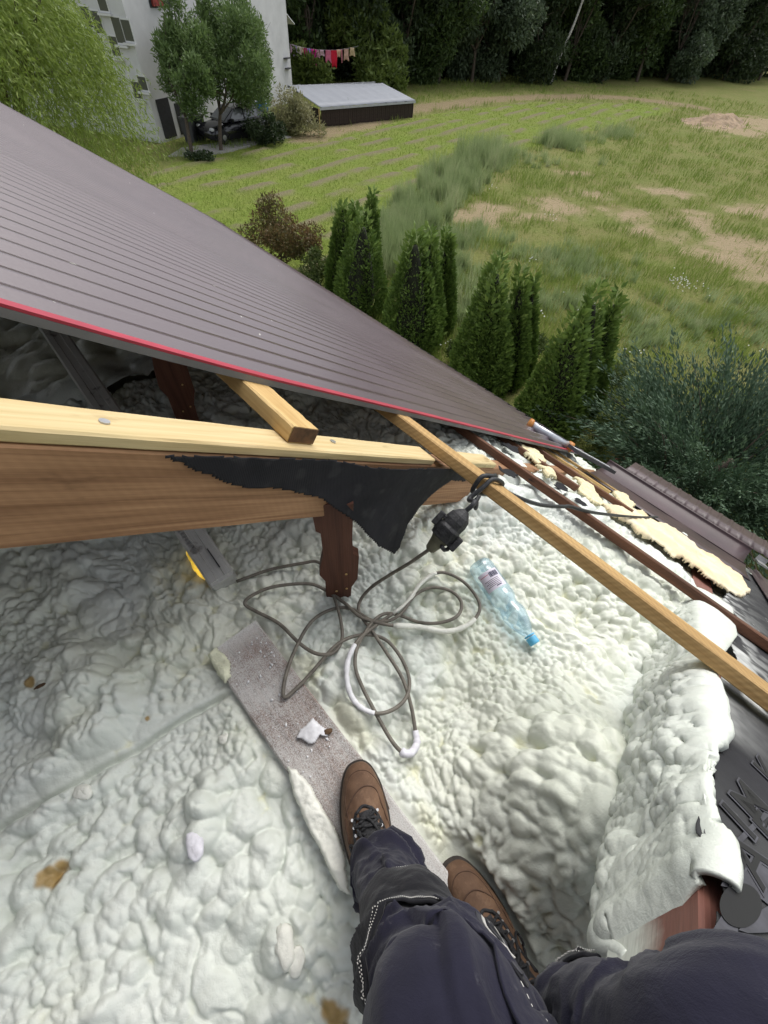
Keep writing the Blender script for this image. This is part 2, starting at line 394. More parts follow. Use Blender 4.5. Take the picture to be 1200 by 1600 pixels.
M['foam_bit'] = simple('foam_crumb', (0.76, 0.765, 0.69), 0.6, 0.10, 25, 0.7, 120, bd=0.003)
def wool():
    k = NT('amber_wool'); v = k.coord('Object'); n = k.noise(v, 5, 5, .6); f = k.noise(v, 60, 4, .6)
    col = k.ramp(n, [(.3, (.74, .70, .56)), (.5, (.74, .62, .41)), (.75, (.70, .53, .31))]); col = k.mix(k.ramp(f, [(.55, 0.0), (.8, .5)]), col, (.80, .72, .52))
    k.p(Base_Color=col, Roughness=.9); k.bump(k.math('ADD', f, k.math('MULTIPLY', n, 1.5)), .7, .006); return k.m
M['wool'] = wool()
M['cream_foam'] = simple('cream_foam_chunk', (0.76, 0.67, 0.42), 0.85, 0.2, 30, 0.9, 80, bd=0.008)
M['silver'] = simple('brushed_aluminium', (0.55, 0.57, 0.60), 0.35, 0.15, 30, 0, metal=0.6)
M['orange'] = simple('orange_plastic', (0.50, 0.20, 0.04), 0.5, 0.1)
M['dark_bar'] = simple('dark_bar', (0.035, 0.035, 0.042), 0.5, 0.3)
M['white_tick'] = simple('rib_end_white', (0.7, 0.7, 0.7), 0.6, 0.05)
M['steel'] = simple('galvanised_steel', (0.5, 0.5, 0.5), 0.35, 0.2, 20, metal=0.8)
M['leaf_bit'] = simple('dead_leaf', (0.10, 0.055, 0.025), 0.8, 0.4, 60)
M['plaster'] = simple('house_plaster', (0.55, 0.53, 0.48), 0.85, 0.08, 3, 0.2, 60)

# ================================================================== setting: attic floor covered in spray foam
def to_hb(p):                                  # world point -> (horizontal distance down-slope, along the eave)
    q = np.asarray(p)[..., :2]; return q @ SH, q @ B_[:2]
def z_roof(uh, w_): return KR * w_ / COSR - TANR * uh
BRD_Z = FLOOR + 0.042
bA, bB, bC = at_z(325, 1022, BRD_Z), at_z(403, 974, BRD_Z), at_z(446, 1203, BRD_Z)
bX = (bC - bA); bX[2] = 0; bX /= np.linalg.norm(bX); bY = np.array([-bX[1], bX[0], 0]); BW = float((bB - bA) @ bY); BL = 0.72
BOOT = {}
def boot_pose(name, toe, heel, z):
    a = at_z(*toe, z + 0.03); h = at_z(*heel, z + 0.02); d = a - h; d[2] = 0; d /= np.linalg.norm(d)
    BOOT[name] = (a, d, z)
boot_pose('l', (548, 1193), (600, 1395), BRD_Z + 0.018)
boot_pose('r', (712, 1340), (795, 1540), FLOOR - 0.004)
seamA, seamB = at_z(0, 1300, FLOOR), at_z(345, 1093, FLOOR)

def foam_relief(U, Q):
    """spray foam skin: patches of big, middling and tiny bubbles side by side, and a few smooth runs"""
    wx = U + 0.040 * (fbm(U * 7, Q * 7, 11, 3) - .5) + 0.005 * (fbm(U * 30, Q * 30, 12, 2) - .5)
    wy = Q + 0.040 * (fbm(U * 7 + 40, Q * 7, 13, 3) - .5) + 0.005 * (fbm(U * 30 + 9, Q * 30, 14, 2) - .5)
    m_big = sstep(0.44, 0.60, fbm(U * 2.6, Q * 2.6, 21, 3)); sel = fbm(U * 5.2 + 7, Q * 5.2, 22, 3); smooth = sstep(0.60, 0.72, fbm(U * 2.6 + 3, Q * 2.6 + 1, 24, 3))
    wB = sstep(.56, .62, sel); wS = 1 - sstep(.40, .47, sel); wM = 1 - wB - wS
    D = 0.026 * (fbm(wx * 5, wy * 5, 31, 3) - .5) + 0.20 * bubbles(wx, wy, 0.125, 41, 0.35, 0.75, 0.6) * (0.25 + 0.75 * m_big)
    bm_ = bubbles(wx, wy, 0.047, 51, 0.5, 0.95, 0.85); bs_ = bubbles(wx * 1.02, wy, 0.0255, 61, 0.55, 1.0); bt_ = bubbles(wx, wy * 1.03, 0.0135, 71, 0.5, 1.0)
    D += (0.80 * bm_ * (0.22 + 0.78 * wB) + 1.05 * bs_ * (0.22 + 0.78 * wM) + 1.05 * bt_ * (0.22 + 0.78 * wS)) * (1 - .62 * smooth)
    rid = np.abs(fbm(wx * 26 + 3 * fbm(wx * 6, wy * 6, 3, 2), wy * 12, 81, 3) - .5); D -= 0.010 * (1 - np.minimum(rid, 0.10) / 0.10) * (0.15 + 0.85 * smooth)
    return D + 0.0036 * (fbm(U * 90, Q * 90, 91, 3) - .5), bm_, bs_
def foam_floor():
    uh = np.concatenate([np.arange(-1.05, -.72, 0.006), np.arange(-.72, 1.12, 0.0028), np.arange(1.12, 1.9, 0.0052), np.arange(1.9, 3.05, 0.011)])
    bq = np.concatenate([np.arange(1.75, 1.0, -0.006), np.arange(1.0, -0.42, -0.0029), np.arange(-.42, -.80, -.006)])
    U, Q = np.meshgrid(uh, -bq, indexing='ij')
    zf_lin = np.full_like(uh, FLOOR); zr = z_roof(uh, -0.43); kk = 0.10
    h = np.clip(0.5 + 0.5 * (zr - zf_lin) / kk, 0, 1); zf = zr + (zf_lin - zr) * h - kk * h * (1 - h)
    Bc = -Q; Zc = np.repeat(zf[:, None], len(bq), 1)
    rise = np.clip(z_roof(uh, -.62) - zf, 0, .24) * sstep(.13, .36, uh) * (1 - sstep(.85, 1.1, uh))       # swells up to the foot of the next rafter
    Zc = Zc + rise[:, None] * sstep(-.04, .27, Q)
    Zc = Zc + 0.05 * (fbm(U * 1.6, Q * 1.6, 5, 2) - .5)
    Zc = Zc + 0.035 * sstep(0.25, 0.55, -Q) * (1 - sstep(0.55, 0.9, -Q)) * sstep(.2, .6, U) * (1 - sstep(.9, 1.2, U))
    P0 = np.stack([U * SH[0] + Bc * B_[0], U * SH[1] + Bc * B_[1], Zc], -1)
    dU = np.gradient(P0, axis=0); dQ = np.gradient(P0, axis=1); Nn = np.cross(dU, dQ); Nn /= np.linalg.norm(Nn, axis=-1, keepdims=True)
    if Nn[..., 2].mean() < 0: Nn = -Nn
    D, bm_, bs_ = foam_relief(U, Q)
    D = D * (1 - .5 * sstep(.95, 1.2, U) * sstep(.15, .3, Q))
    X = P0[..., 0]; Y = P0[..., 1]
    # big soft lumps the photograph shows one by one
    for (px, py, r, hgt) in ((95, 1070, .11, .05), (150, 1110, .10, .05), (60, 1235, .075, .05), (130, 1190, .09, .035), (330, 1235, .05, .03), (300, 1290, .06, .03), (880, 1300, .032, .018), (860, 1345, .028, .015), 
                              (780, 1075, .07, .02), (450, 1480, .05, .02), (250, 1000, .05, .025), (560, 860, .10, .03)):
        c = at_z(px, py, FLOOR + 0.03); d2 = ((X - c[0]) ** 2 + (Y - c[1]) ** 2) / r ** 2
        D += hgt * np.sqrt(np.maximum(0, 1 - d2)) * (0.75 + 0.5 * fbm(U * 16, Q * 16, 7, 2))
    # long seam where two passes of foam meet: a smooth band with a crease
    e = (seamB - seamA)[:2]; L = np.linalg.norm(e); e /= L; n2 = np.array([-e[1], e[0]])
    al = (X - seamA[0]) * e[0] + (Y - seamA[1]) * e[1]; ac = (X - seamA[0]) * n2[0] + (Y - seamA[1]) * n2[1] + 0.02 * (fbm(U * 6, Q * 6, 2, 2) - .5)
    on = sstep(-0.5, -0.2, al) * (1 - sstep(L - .02, L + .1, al)); band = np.exp(-((ac - 0.012) / 0.035) ** 2) * on
    D = D * (1 - 0.85 * band) - 0.026 * np.exp(-(ac / 0.007) ** 2) * on + 0.010 * band
    # under the plank, the boots and the post feet the foam is pressed flat
    lx = (X - bA[0]) * bX[0] + (Y - bA[1]) * bX[1]; ly = (X - bA[0]) * bY[0] + (Y - bA[1]) * bY[1]
    ub = sstep(-0.02, 0.015, lx) * (1 - sstep(BL - .01, BL + .05, lx)) * sstep(-0.035, 0.008, ly) * (1 - sstep(BW - 0.004, BW + .02, ly))
    D = D * (1 - ub) + ub * (BRD_Z - 0.026 - Zc)
    rim = sstep(-0.02, 0.05, lx) * (1 - sstep(BL, BL + .1, lx)) * np.exp(-((ly - BW - .03) / 0.03) ** 2); D = D + 0.014 * rim
    for nm in BOOT:
        a, d, z = BOOT[nm]; c = a - 0.15 * d; fx = (X - c[0]) * d[0] + (Y - c[1]) * d[1]; fy = -(X - c[0]) * d[1] + (Y - c[1]) * d[0]
        k = 1 - sstep(0.85, 1.35, np.sqrt((fx / 0.165) ** 2 + (fy / 0.062) ** 2)); D = D * (1 - k) + k * np.minimum(D, z - 0.004 - Zc)
    P = P0 + Nn * D[..., None]
    cav = sstep(0.018, 0.0, bs_ + 0.7 * bm_); yel = np.clip(sstep(0.42, 0.66, fbm(U * 3.1, Q * 3.1, 33, 4)) * (0.35 + 0.65 * cav) + 0.8 * sstep(.6, .74, fbm(U * 11, Q * 11, 34, 3)) * cav, 0, 1)
    yel = np.maximum(yel, 0.75 * rim * sstep(.35, .6, fbm(U * 14, Q * 14, 8, 2)))
    c = at_z(310, 890, FLOOR); yel = np.maximum(yel, np.exp(-((X - c[0]) ** 2 + (Y - c[1]) ** 2) / 0.10 ** 2))  # yellow tint spreads round the emissive patch
    tan = np.zeros_like(U)
    for (px, py, rx) in ((82, 1368, .024), (98, 1352, .018), (528, 1590, .030), (232, 1122, .008), (62, 1070, .012)):
        c = at_z(px, py, FLOOR + .02); d = np.sqrt((X - c[0]) ** 2 + (Y - c[1]) ** 2) / rx + 1.1 * (fbm(U * 40, Q * 40, 44, 2) - .5); tan = np.maximum(tan, 1 - sstep(0.55, 1.0, d))
    P += EYE
    me = mesh('foam_floor', P.reshape(-1, 3), grid_faces(*U.shape), M['foam'], None, True, dict(yel=yel.ravel(), tan=tan.ravel()))
    o = link('foam_floor', me); tag(o, kind='structure')
    return P, uh, -bq
FP, F_uh, F_q = foam_floor()
def foam_z(x, y):
    uh, b = to_hb(np.array([x, y])); i = int(np.clip(np.searchsorted(F_uh, uh), 0, len(F_uh) - 1)); j = int(np.clip(np.searchsorted(F_q, -b), 0, len(F_q) - 1))
    return float(FP[i, j, 2])
def foam_top(x, y, r=0.02):
    return max(foam_z(x + r * a, y + r * c) for a, c in ((0, 0), (1, 0), (-1, 0), (0, 1), (0, -1)))
def on_foam(px, py, lift=0.0):
    z = FLOOR + 0.02
    for _ in range(4):
        p = at_z(px, py, z); z = foam_z(p[0], p[1]) - EYE[2] + lift
    return at_z(px, py, z)
# the rest of the attic floor, under the roof and out of reach of the light
def foam_deep(ua, ub, ba, bb):
    uh = np.arange(ua, ub, 0.022); b = np.arange(ba, bb, 0.022); U, Bq = np.meshgrid(uh, b, indexing='ij')
    wx = U + .05 * (fbm(U * 6, Bq * 6, 3, 2) - .5); Z = FLOOR + .02 + 0.4 * bubbles(wx, Bq, .11, 5, .4, .9) + .3 * bubbles(wx, Bq, .05, 6, .4, .9) * (1 - sstep(3, 4, Bq))
    Z = np.minimum(Z, z_roof(U, -.47)); P = np.stack([U * SH[0] + Bq * B_[0], U * SH[1] + Bq * B_[1], Z], -1) + EYE
    yl = 0.6 * sstep(.4, .6, fbm(U * 4, Bq * 4, 1, 3))
    o = link('foam_floor', mesh('foam_floor', P.reshape(-1, 3), grid_faces(*U.shape), M['foam'], None, True, dict(yel=yl.ravel(), tan=np.zeros(U.size)))); tag(o, kind='structure')
foam_deep(-3.0, 1.4, 1.74, 5.7); foam_deep(-3.0, -1.03, -1.6, 1.76)
# the house under the attic, out of the frame
def wall_quad(name, c, h):
    m = MB(); m.box(c, h, np.stack([np.array([SH[0], SH[1], 0]), B_, np.array([0, 0, 1])], 1)); tag(m.build(name, M['plaster']), kind='structure')
def hb(uh, b, z): return np.array([uh * SH[0] + b * B_[0], uh * SH[1] + b * B_[1], z])
def hz(uh, w_): return z_roof(uh, w_) + EYE[2]
zt = EYE[2] + FLOOR - 0.2
wall_quad('house_wall', hb(2.2, 1.8, 2.1), (.12, 4.1, 2.1)); wall_quad('house_wall', hb(-3.2, 1.8, 2.3), (.12, 4.1, 2.3))
wall_quad('house_wall', hb(-.5, 5.8, 2.1), (2.6, .12, 2.1)); wall_quad('house_wall', hb(-.5, -2.2, 2.1), (2.6, .12, 2.1))
m = MB(); m.box(hb(-.9, 1.8, zt - .06), (2.2, 3.9, .06), np.stack([np.array([SH[0], SH[1], 0]), B_, np.array([0, 0, 1])], 1)); tag(m.build('attic_slab', M['plaster']), kind='structure')

# ================================================================== roof timbers
def timber(name, mat, o, X, Z, L, W, T, seed, label, cat, group=None, parent=None, warp=.0015):
    Y = np.cross(Z, X); me = beam_mesh(name, L * KR, W * KR, T * KR, mat, seed, warp=warp)
    ob = link(name, me, parent, basis(o, X, Y, Z))
    return tag(ob, label, cat, group)
RB0 = 0.603; RW = 0.082
RAF_T, RAF_B, CB_T, B1_T, B1_B = -0.3695, -0.548, -0.345, -0.305, -0.345
raf = timber('rafter', M['rafter'], RP(-1.6, RB0 + RW / 2, RAF_B), S_, N_, 6.1, RW, RAF_T - RAF_B, 3, 'heavy brown rafter with rough sawn face carrying a pale strip of wood on top', 'rafter', warp=.003)
CBT = CB_T - RAF_T - .0015
cb = timber('counter_batten', M['pine_green'], RP(-1.6, RB0 + .002 + RW / 2, RAF_T + .0015), S_, N_, 2.63 + .22, RW, CBT, 8, 'pale greenish yellow strip nailed flat along the top of the brown rafter', 'wooden strip', 'counter battens on the rafter')
cb2 = timber('counter_batten', M['pine_green'], RP(1.40, RB0 + .001 + RW / 2, RAF_T + .0015), S_, N_, .40, RW, CBT, 9, 'short pale strip end showing past the long yellow batten on the brown rafter', 'wooden strip', 'counter battens on the rafter')
def nail(parent, p):
    m = MB(); r = np.random.default_rng(4)
    m.put(*tube_vf([p - N_ * .002, p + N_ * .0015], .006, 10)); m.build('nail', M['steel'], parent)
for (px, py) in ((163, 659), (520, 690)): u, b = on_w(px, py, CB_T); nail(cb, RP(u, b, CB_T))
# sawn-off batten resting on the strip
u, b = on_w(497, 664, B1_T)
ue, _ = on_w(460, 690, B1_T); us0, b0 = on_w(500, 672, B1_T)
stub = timber('cut_batten', M['pine'], RP(us0 - .04, b0 + .001, CB_T + .001), B_, N_, .62, .078, .040, 12, 'sawn off stub of yellow batten with dark end lying on the pale strip', 'batten')
Vq = [RP(us0 - .04 + a * .037, b0 - .0012, CB_T + .003 + c * .036) for a, c in ((-1, 0), (1, 0), (1, 1), (-1, 1))]
add('sawn_end', Vq + [v + B_ * .0011 for v in Vq], [(0, 1, 2, 3), (4, 7, 6, 5), (0, 4, 5, 1), (1, 5, 6, 2), (2, 6, 7, 3), (3, 7, 4, 0)], M['end_grain'], stub)
nail(stub, RP(us0 - .03, b0 + .03, B1_T - .003))
uB1 = 2.50 / .6 * -B1_T
bat = timber('batten', M['pine_sawn'], RP(uB1 + .040, -1.1, B1_B + .001), B_, N_, 3.6, .080, .039, 21, 'long new yellow batten crossing the rafter with the black cable knotted round it', 'batten', 'roof battens')
uB2 = 2.0
timber('batten', M['old_wood'], RP(uB2 + .02, -1.1, -.369), B_, N_, 3.6, .042, .039, 22, 'old dark brown batten running beside the new yellow one towards the eave', 'batten', 'roof battens')
for (uu, b0_, L, lab, sd) in ((2.62, .40, 1.5, 'short old brown batten broken off beside the cream foam chunks near the eave', 23), (3.12, .12, 1.5, 'second short brown batten nearest the silver and orange bar at the eave', 24)):
    timber('batten', M['old_wood'], RP(uu, b0_, -.369), B_, N_, L, .042, .039, sd, lab, 'batten', 'roof battens')
for (uu, b0_, L, lab, sd) in ((3.55, .34, .8, 'thin pale lath just under the red edge of the roof sheet', 25), (3.9, .30, .7, 'outermost thin pale lath beside the gutter end', 26)):
    timber('lath', M['pine'], RP(uu, b0_, -.375), B_, N_, L, .035, .022, sd, lab, 'lath', 'pale laths by the eave')
# next rafter, painted, mostly buried in foam
raf2 = timber('rafter', M['red_paint'], RP(.10, -.318 - .05, -.570), S_, N_, 4.2, .10, .172, 31, 'reddish brown painted rafter end with foam dust beside the dark printed membrane', 'rafter')

# foam sprayed up the side of that rafter and over its top onto the membrane
def foam_coat():
    ed = np.array([on_w(x, y, -.371) for x, y in ((1122, 1440), (1132, 1388), (1116, 1330), (1086, 1290), (1108, 1232), (1114, 1184), (1140, 1160), (1128, 1100), (1112, 1050), (1150, 1000), (1142, 950), (1158, 925))])
    us = np.arange(0.58, 2.3, .0042); cs = np.array([(-.47, -.62), (-.40, -.64), (-.350, -.62), (-.330, -.57), (-.328, -.50), (-.326, -.44), (-.322, -.398), (-.326, -.374), (-.338, -.362), (-.355, -.3605), (-.37, -.3620)])
    cs = cs + np.array([.014, 0]); cs = spline(cs, 14); L = np.concatenate([[0], np.cumsum(np.linalg.norm(np.diff(cs, axis=0), axis=1))]); q = np.arange(0, L[-1], .0042); cb, cw = np.interp(q, L, cs[:, 0]), np.interp(q, L, cs[:, 1])
    so = np.argsort(ed[:, 0]); be = np.interp(us, ed[so, 0], ed[so, 1]); be = -.330 + (be + .012 + .330) * sstep(.60, .80, us); U, Q = np.meshgrid(us, q, indexing='ij')
    U = U + .10 * (fbm(Q * 7, 0 * Q + 1.5, 6, 3) - .5) * (1 - sstep(.5, .64, U)) + .16 * (Q - .1) * (1 - sstep(.5, .85, U))
    Bm = np.repeat(cb[None], len(us), 0); Wm = np.repeat(cw[None], len(us), 0); t = sstep(q[-1] - .050, q[-1], q)[None]; Bm = Bm + t * (be[:, None] - Bm)
    sink = 1 - sstep(.58, .66, U); Bm = Bm - .030 * sink * (Wm > -.60) * (Wm < -.385); Wm = Wm + .075 * sink * (Wm < -.56) - .016 * sink * (Wm > -.385)
    P0 = KR * (U[..., None] * S_ + Bm[..., None] * B_ + Wm[..., None] * N_); dU = np.gradient(P0, axis=0); dQ = np.gradient(P0, axis=1); Nn = np.cross(dU, dQ); Nn /= np.linalg.norm(Nn, axis=-1, keepdims=True) + 1e-9
    if (Nn[:, len(q) // 2] @ B_).mean() < 0: Nn = -Nn
    D, bm_, bs_ = foam_relief(U * KR * 1.9 + 3.1, Q * KR * 1.9 + 1.7); edge = sstep(0, .05, Q) * (1 - sstep(q[-1] - .03, q[-1], Q)) * sstep(.59, .82, U)
    ripple = .007 * np.abs(np.sin(U * KR * 70 + 2.5 * fbm(U * 5, Q * 5, 4, 2))) * sstep(.35, .6, fbm(U * 3, Q * 2, 5, 2))
    P = P0 + Nn * (np.clip((D * .58 + ripple) * (1 - .55 * sstep(q[-1] - .10, q[-1] - .05, Q)), 0, .034) * edge + .0005)[..., None] + EYE
    o = link('foam_coat', mesh('foam_coat', P.reshape(-1, 3), grid_faces(*U.shape), M['foam'], None, True, dict(yel=.30 * fbm(U * 4, Q * 4, 3, 3).ravel(), tan=np.zeros(U.size)))); tag(o, kind='structure'); o.modifiers.new('t', 'SOLIDIFY').thickness = .006
foam_coat()
# carved posts
def carved_post(px_top, px_bot, b0, ztop, wid, label, zb=FLOOR):
    a = at_z(*px_bot, zb + .01); a = a + np.array([0, 0, -.05])
    f = np.array([ray(*px_bot)[0], ray(*px_bot)[1], 0]); f /= np.linalg.norm(f)          # faces the opening
    X = np.array([f[1], -f[0], 0]); H = EYE[2] + ztop - a[2]
    prof_l = [(0, -.36), (.10, -.40), (.20, -.47), (.36, -.44), (.43, -.60), (.50, -.55), (.62, -.42), (.80, -.42), (.82, -.55), (1, -.60)]
    prof_r = [(0, .36), (.20, .40), (.27, .42), (.36, .62), (.58, .66), (.61, .48), (.75, .46), (1, .50)]
    L = [np.array([x * wid, z * H]) for z, x in prof_l]; R = [np.array([x * wid, z * H]) for z, x in prof_r]
    loop = L + R[::-1]; n = len(loop); th = .024
    V = [a + X * p[0] + np.array([0, 0, p[1]]) + f * t for t in (-th / 2, th / 2) for p in loop]
    tri = tessellate_polygon([[Vector((p[0], p[1], 0)) for p in loop]])
    F = [tuple(t) for t in tri] + [tuple(i + n for i in t) for t in tri] + [(i, (i + 1) % n, (i + 1) % n + n, i + n) for i in range(n)]
    W = basis(a, np.array([0, 0, 1.0]), X, np.cross(np.array([0, 0, 1.0]), X)); Wi = np.array(W.inverted())
    V = np.array(V) @ Wi[:3, :3].T + Wi[:3, 3]
    me = mesh('carved_post', V, F, M['red_wood']); bpy_fix(me); o = link('carved_post', me, None, W)
    tag(o, label, 'post', 'carved posts in the attic')
    for z in (.26, .24, .42): 
        m = MB(); q = a + np.array([0, 0, z * H]) + X * wid * (.1 if z < .25 else .25) * (1 if z > .25 else -1) - f * (th / 2)
        m.put(*tube_vf([q + f * .001, q - f * .002], .0032, 8)); m.build('screw', M['pine'], o)
    return o
def post_top(px, w_): q = at_z(*px, FLOOR + .01); return z_roof(to_hb(q)[0], w_)
carved_post(None, (531, 934), RB0, post_top((531, 934), -.49), .078, 'dark brown carved post with wavy edges standing in the foam under the rafter')
carved_post(None, (300, 668), RB0, post_top((300, 668), -.38), .085, 'dark carved post in shadow behind the pale strip under the metal roof')

# grey metal profile leaning under the rafter
def strut():
    foot = at_z(350, 908, FLOOR + .045); top = at_d(52, 470, 1.62)
    ax = top - foot; L = np.linalg.norm(ax) + .5; ax /= np.linalg.norm(ax); Z = -ray(300, 800); Z = Z - ax * (Z @ ax); Z /= np.linalg.norm(Z); Y = np.cross(Z, ax)
    root = empty('metal_strut', foot, 'grey galvanised box profile leaning under the rafter with its foot in the foam', 'metal profile')
    W = basis(foot, ax, Y, Z); w2, t2 = .036, .034; V = []; F = []
    cs = [(-w2, -t2), (-w2 + .004, -t2 + .0), (w2 - .004, -t2), (w2, -t2 + .004), (w2, t2 - .006), (w2 - .006, t2), (.012, t2), (.010, t2 - .004), (-.010, t2 - .004), (-.012, t2), (-w2 + .006, t2), (-w2, t2 - .006)]
    n = len(cs)
    for x in np.linspace(0, L, 12): V += [[x, c[0], c[1]] for c in cs]
    for i in range(11):
        for k in range(n): F.append((i * n + k, i * n + (k + 1) % n, (i + 1) * n + (k + 1) % n, (i + 1) * n + k))
    F += [tuple(range(n)), tuple(range(11 * n, 12 * n))[::-1]]
    me = mesh('profile', V, F, M['zinc']); bpy_fix(me); link('profile', me, root, W)
    m = MB(); m.box((-.004, 0, 0), (.006, .031, .029)); m.build('end_cap', M['zinc'], root, mw=W)
    m = MB(); m.box((.060, -.012, t2 + .0008), (.034, .0016, .0012)); m.build('slot', M['dark_bar'], root, mw=W)
    m = MB()
    for i in range(7):
        m.box((.115 + i * .012, .019, t2 + .0012), (.0035, .006 - .0015 * (i % 2), .0010))
    m.build('stamped_marks', M['steel'], root, mw=W)
strut()

# ================================================================== metal roof
W_SH = -.292
EAVE_U, VERGE_B, RIDGE_U = 4.60, 8.08, -2.7
roof = empty('metal_roof', RP(EAVE_U, 4.0, W_SH), 'dark brown ribbed metal roof with a red strip along its cut edge', 'roof')
def rib_profile(width, pitch=.118, hgt=.017, phase=.0):
    pts = [(0.0, 0.0)]; x = phase + .03
    while x + .06 < width:
        pts += [(x, 0), (x + .016, hgt), (x + .042, hgt), (x + .052, 0)]
        x += pitch
    pts.append((width, 0)); return pts
def edge_b(u):                                     # the cut edge drifts a little and its top corner is bent up
    return 0.842 + .010 * math.sin(u * 1.1) + 0.02 * max(0, .6 - u) ** 2
def lift(u, b): return 0.040 * max(0.0, (.75 - u)) ** 1.5 * math.exp(-max(0, b - .84) / .35) if u < .75 else 0.0
def sheet(b0, b1, u0, u1, first=False, back=False, name='roof_sheet', dz=0.0, parent=None):
    us = np.concatenate([np.linspace(u0, min(u1, 1.2), 14), np.linspace(min(u1, 1.2), u1, 8)[1:]]) if u1 > 1.2 else np.linspace(u0, u1, 5)
    prof = rib_profile(b1 - b0); V = []
    for u in us:
        for x, z in prof:
            b = b0 + x
            if first: b = edge_b(u) + x * (b1 - edge_b(u)) / (b1 - b0)
            ww = W_SH + z + dz + (lift(u, b) if first else 0) + .0035 * (fbm(u * 1.4, b * 1.4, 9, 2) - .5)
            V.append(KR * (u * S_ + b * B_ + ww * N_))
    V = np.array(V)
    if back:
        # mirrored about the ridge line
        O = KR * RIDGE_U * S_; h = np.array([SH[0], SH[1], 0]); d = (V - O) @ h; V = V - 2 * np.outer(d, h)
    n = len(prof); F = grid_faces(len(us), n)
    X, Y, Z = S_, B_, N_
    W = basis(EYE, X, Y, Z); R = np.stack([X, Y, Z], 1); Vl = V @ R
    me = mesh(name, Vl, F, M['sheet']); o = link(name, me, parent or roof, W)
    md = o.modifiers.new('thick', 'SOLIDIFY'); md.thickness = .0012; md.offset = -1
    return o
W1 = 1.036
for k in range(7):
    b0 = .842 + k * W1 - (.0 if k == 0 else .012); sheet(b0, .842 + (k + 1) * W1, RIDGE_U, EAVE_U, first=(k == 0), dz=.0016 * k % .003)
roof_b = empty('metal_roof', RP(-2.2, -1.0, W_SH), 'far slope of the brown metal roof beyond the ridge, behind the viewer', 'roof')
sheet(-3.0, 8.1, RIDGE_U + .01, 3.2, back=True, dz=-.004, parent=roof_b)
# red and bare metal edges of the cut sheet
us = np.linspace(-1.2, EAVE_U, 50)
def strip(name, mat, db0, db1, dw0, dw1, parent):
    V = []
    for u in us:
        b = edge_b(u); wv = W_SH + lift(u, b)
        j = .0016 * (fbm(u * 6, 1.2, 4, 3) - .5)
        for (db, dw) in ((db0, dw0), (db1, dw0), (db1, dw1), (db0, dw1)): V.append(RP(u, b + db + j, wv + dw))
    F = []
    for i in range(len(us) - 1):
        for k in range(4): F.append((i * 4 + k, i * 4 + (k + 1) % 4, (i + 1) * 4 + (k + 1) % 4, (i + 1) * 4 + k))
    F += [(0, 3, 2, 1), tuple(range(4 * (len(us) - 1), 4 * len(us)))]
    add(name, V, F, mat, parent)
strip('edge_strip', M['red_edge'], -.012, .012, .0022, .0075, roof)
strip('edge_return', M['pale_edge'], -.0125, -.0095, -.013, .0018, roof)
# verge flashing and dark eave edge
V = []; 
for u in np.linspace(RIDGE_U, EAVE_U + .02, 12):
    for (db, dw) in ((0, .02), (.10, .02), (.10, -.16), (.094, -.16), (.094, .014), (0, .014)): V.append(RP(u, VERGE_B - .02 + db, W_SH + dw))
F = [(i * 6 + k, i * 6 + (k + 1) % 6, (i + 1) * 6 + (k + 1) % 6, (i + 1) * 6 + k) for i in range(11) for k in range(6)]
add('verge_flashing', V, F, M['sheet'], roof)
V = []; bs = np.linspace(.92, VERGE_B + .05, 24)
for b in bs:
    for (du, dw) in ((-.02, .016), (.035, .014), (.035, -.05), (.028, -.05), (.028, .008), (-.02, .010)): V.append(RP(EAVE_U + du, b, W_SH + dw))
F = [(i * 6 + k, (i + 1) * 6 + k, (i + 1) * 6 + (k + 1) % 6, i * 6 + (k + 1) % 6) for i in range(23) for k in range(6)]
add('eave_trim', V, F, M['black_trim'], roof)

# gutter (right of the sheets) and the ribbed flashing below it
gut = empty('rain_gutter', RP(4.9, 0, -.36), 'brown metal gutter running along the eave beside the amber insulation', 'gutter')
def extrude_b(name, prof, b0, b1, mat, parent, nseg=14, jit=0.0, seed=1):
    V = []
    for b in np.linspace(b0, b1, nseg):
        for (u, w_) in prof: V.append(RP(u, b, w_ + jit * (vnoise(b * 5, u * 3, seed) - .5)))
    n = len(prof); F = grid_faces(nseg, n)
    o = add(name, V, F, mat, parent, smooth=False); md = o.modifiers.new('thick', 'SOLIDIFY'); md.thickness = .0015; return o
gb1, gb0 = .64, -.70
extrude_b('eave_apron', [(3.80, -.366), (4.05, -.366), (4.20, -.358), (4.34, -.335)], gb1 - .02, gb0, M['gutter'], gut, 20, .006, 3)
th = np.linspace(math.pi * 1.02, math.pi * 2.0, 9); R_ = .075
prof = [(4.335, -.332), (4.35, -.345), (4.40, -.352), (4.47, -.345), (4.54, -.322), (4.60, -.288), (4.64, -.255), (4.655, -.236), (4.65, -.226)]
extrude_b('gutter_trough', prof, gb1, gb0, M['gutter'], gut, 16)
extrude_b('gutter_lip', [(4.65, -.226), (4.665, -.219), (4.685, -.222), (4.69, -.232)], gb1, gb0, M['gutter'], gut, 10)
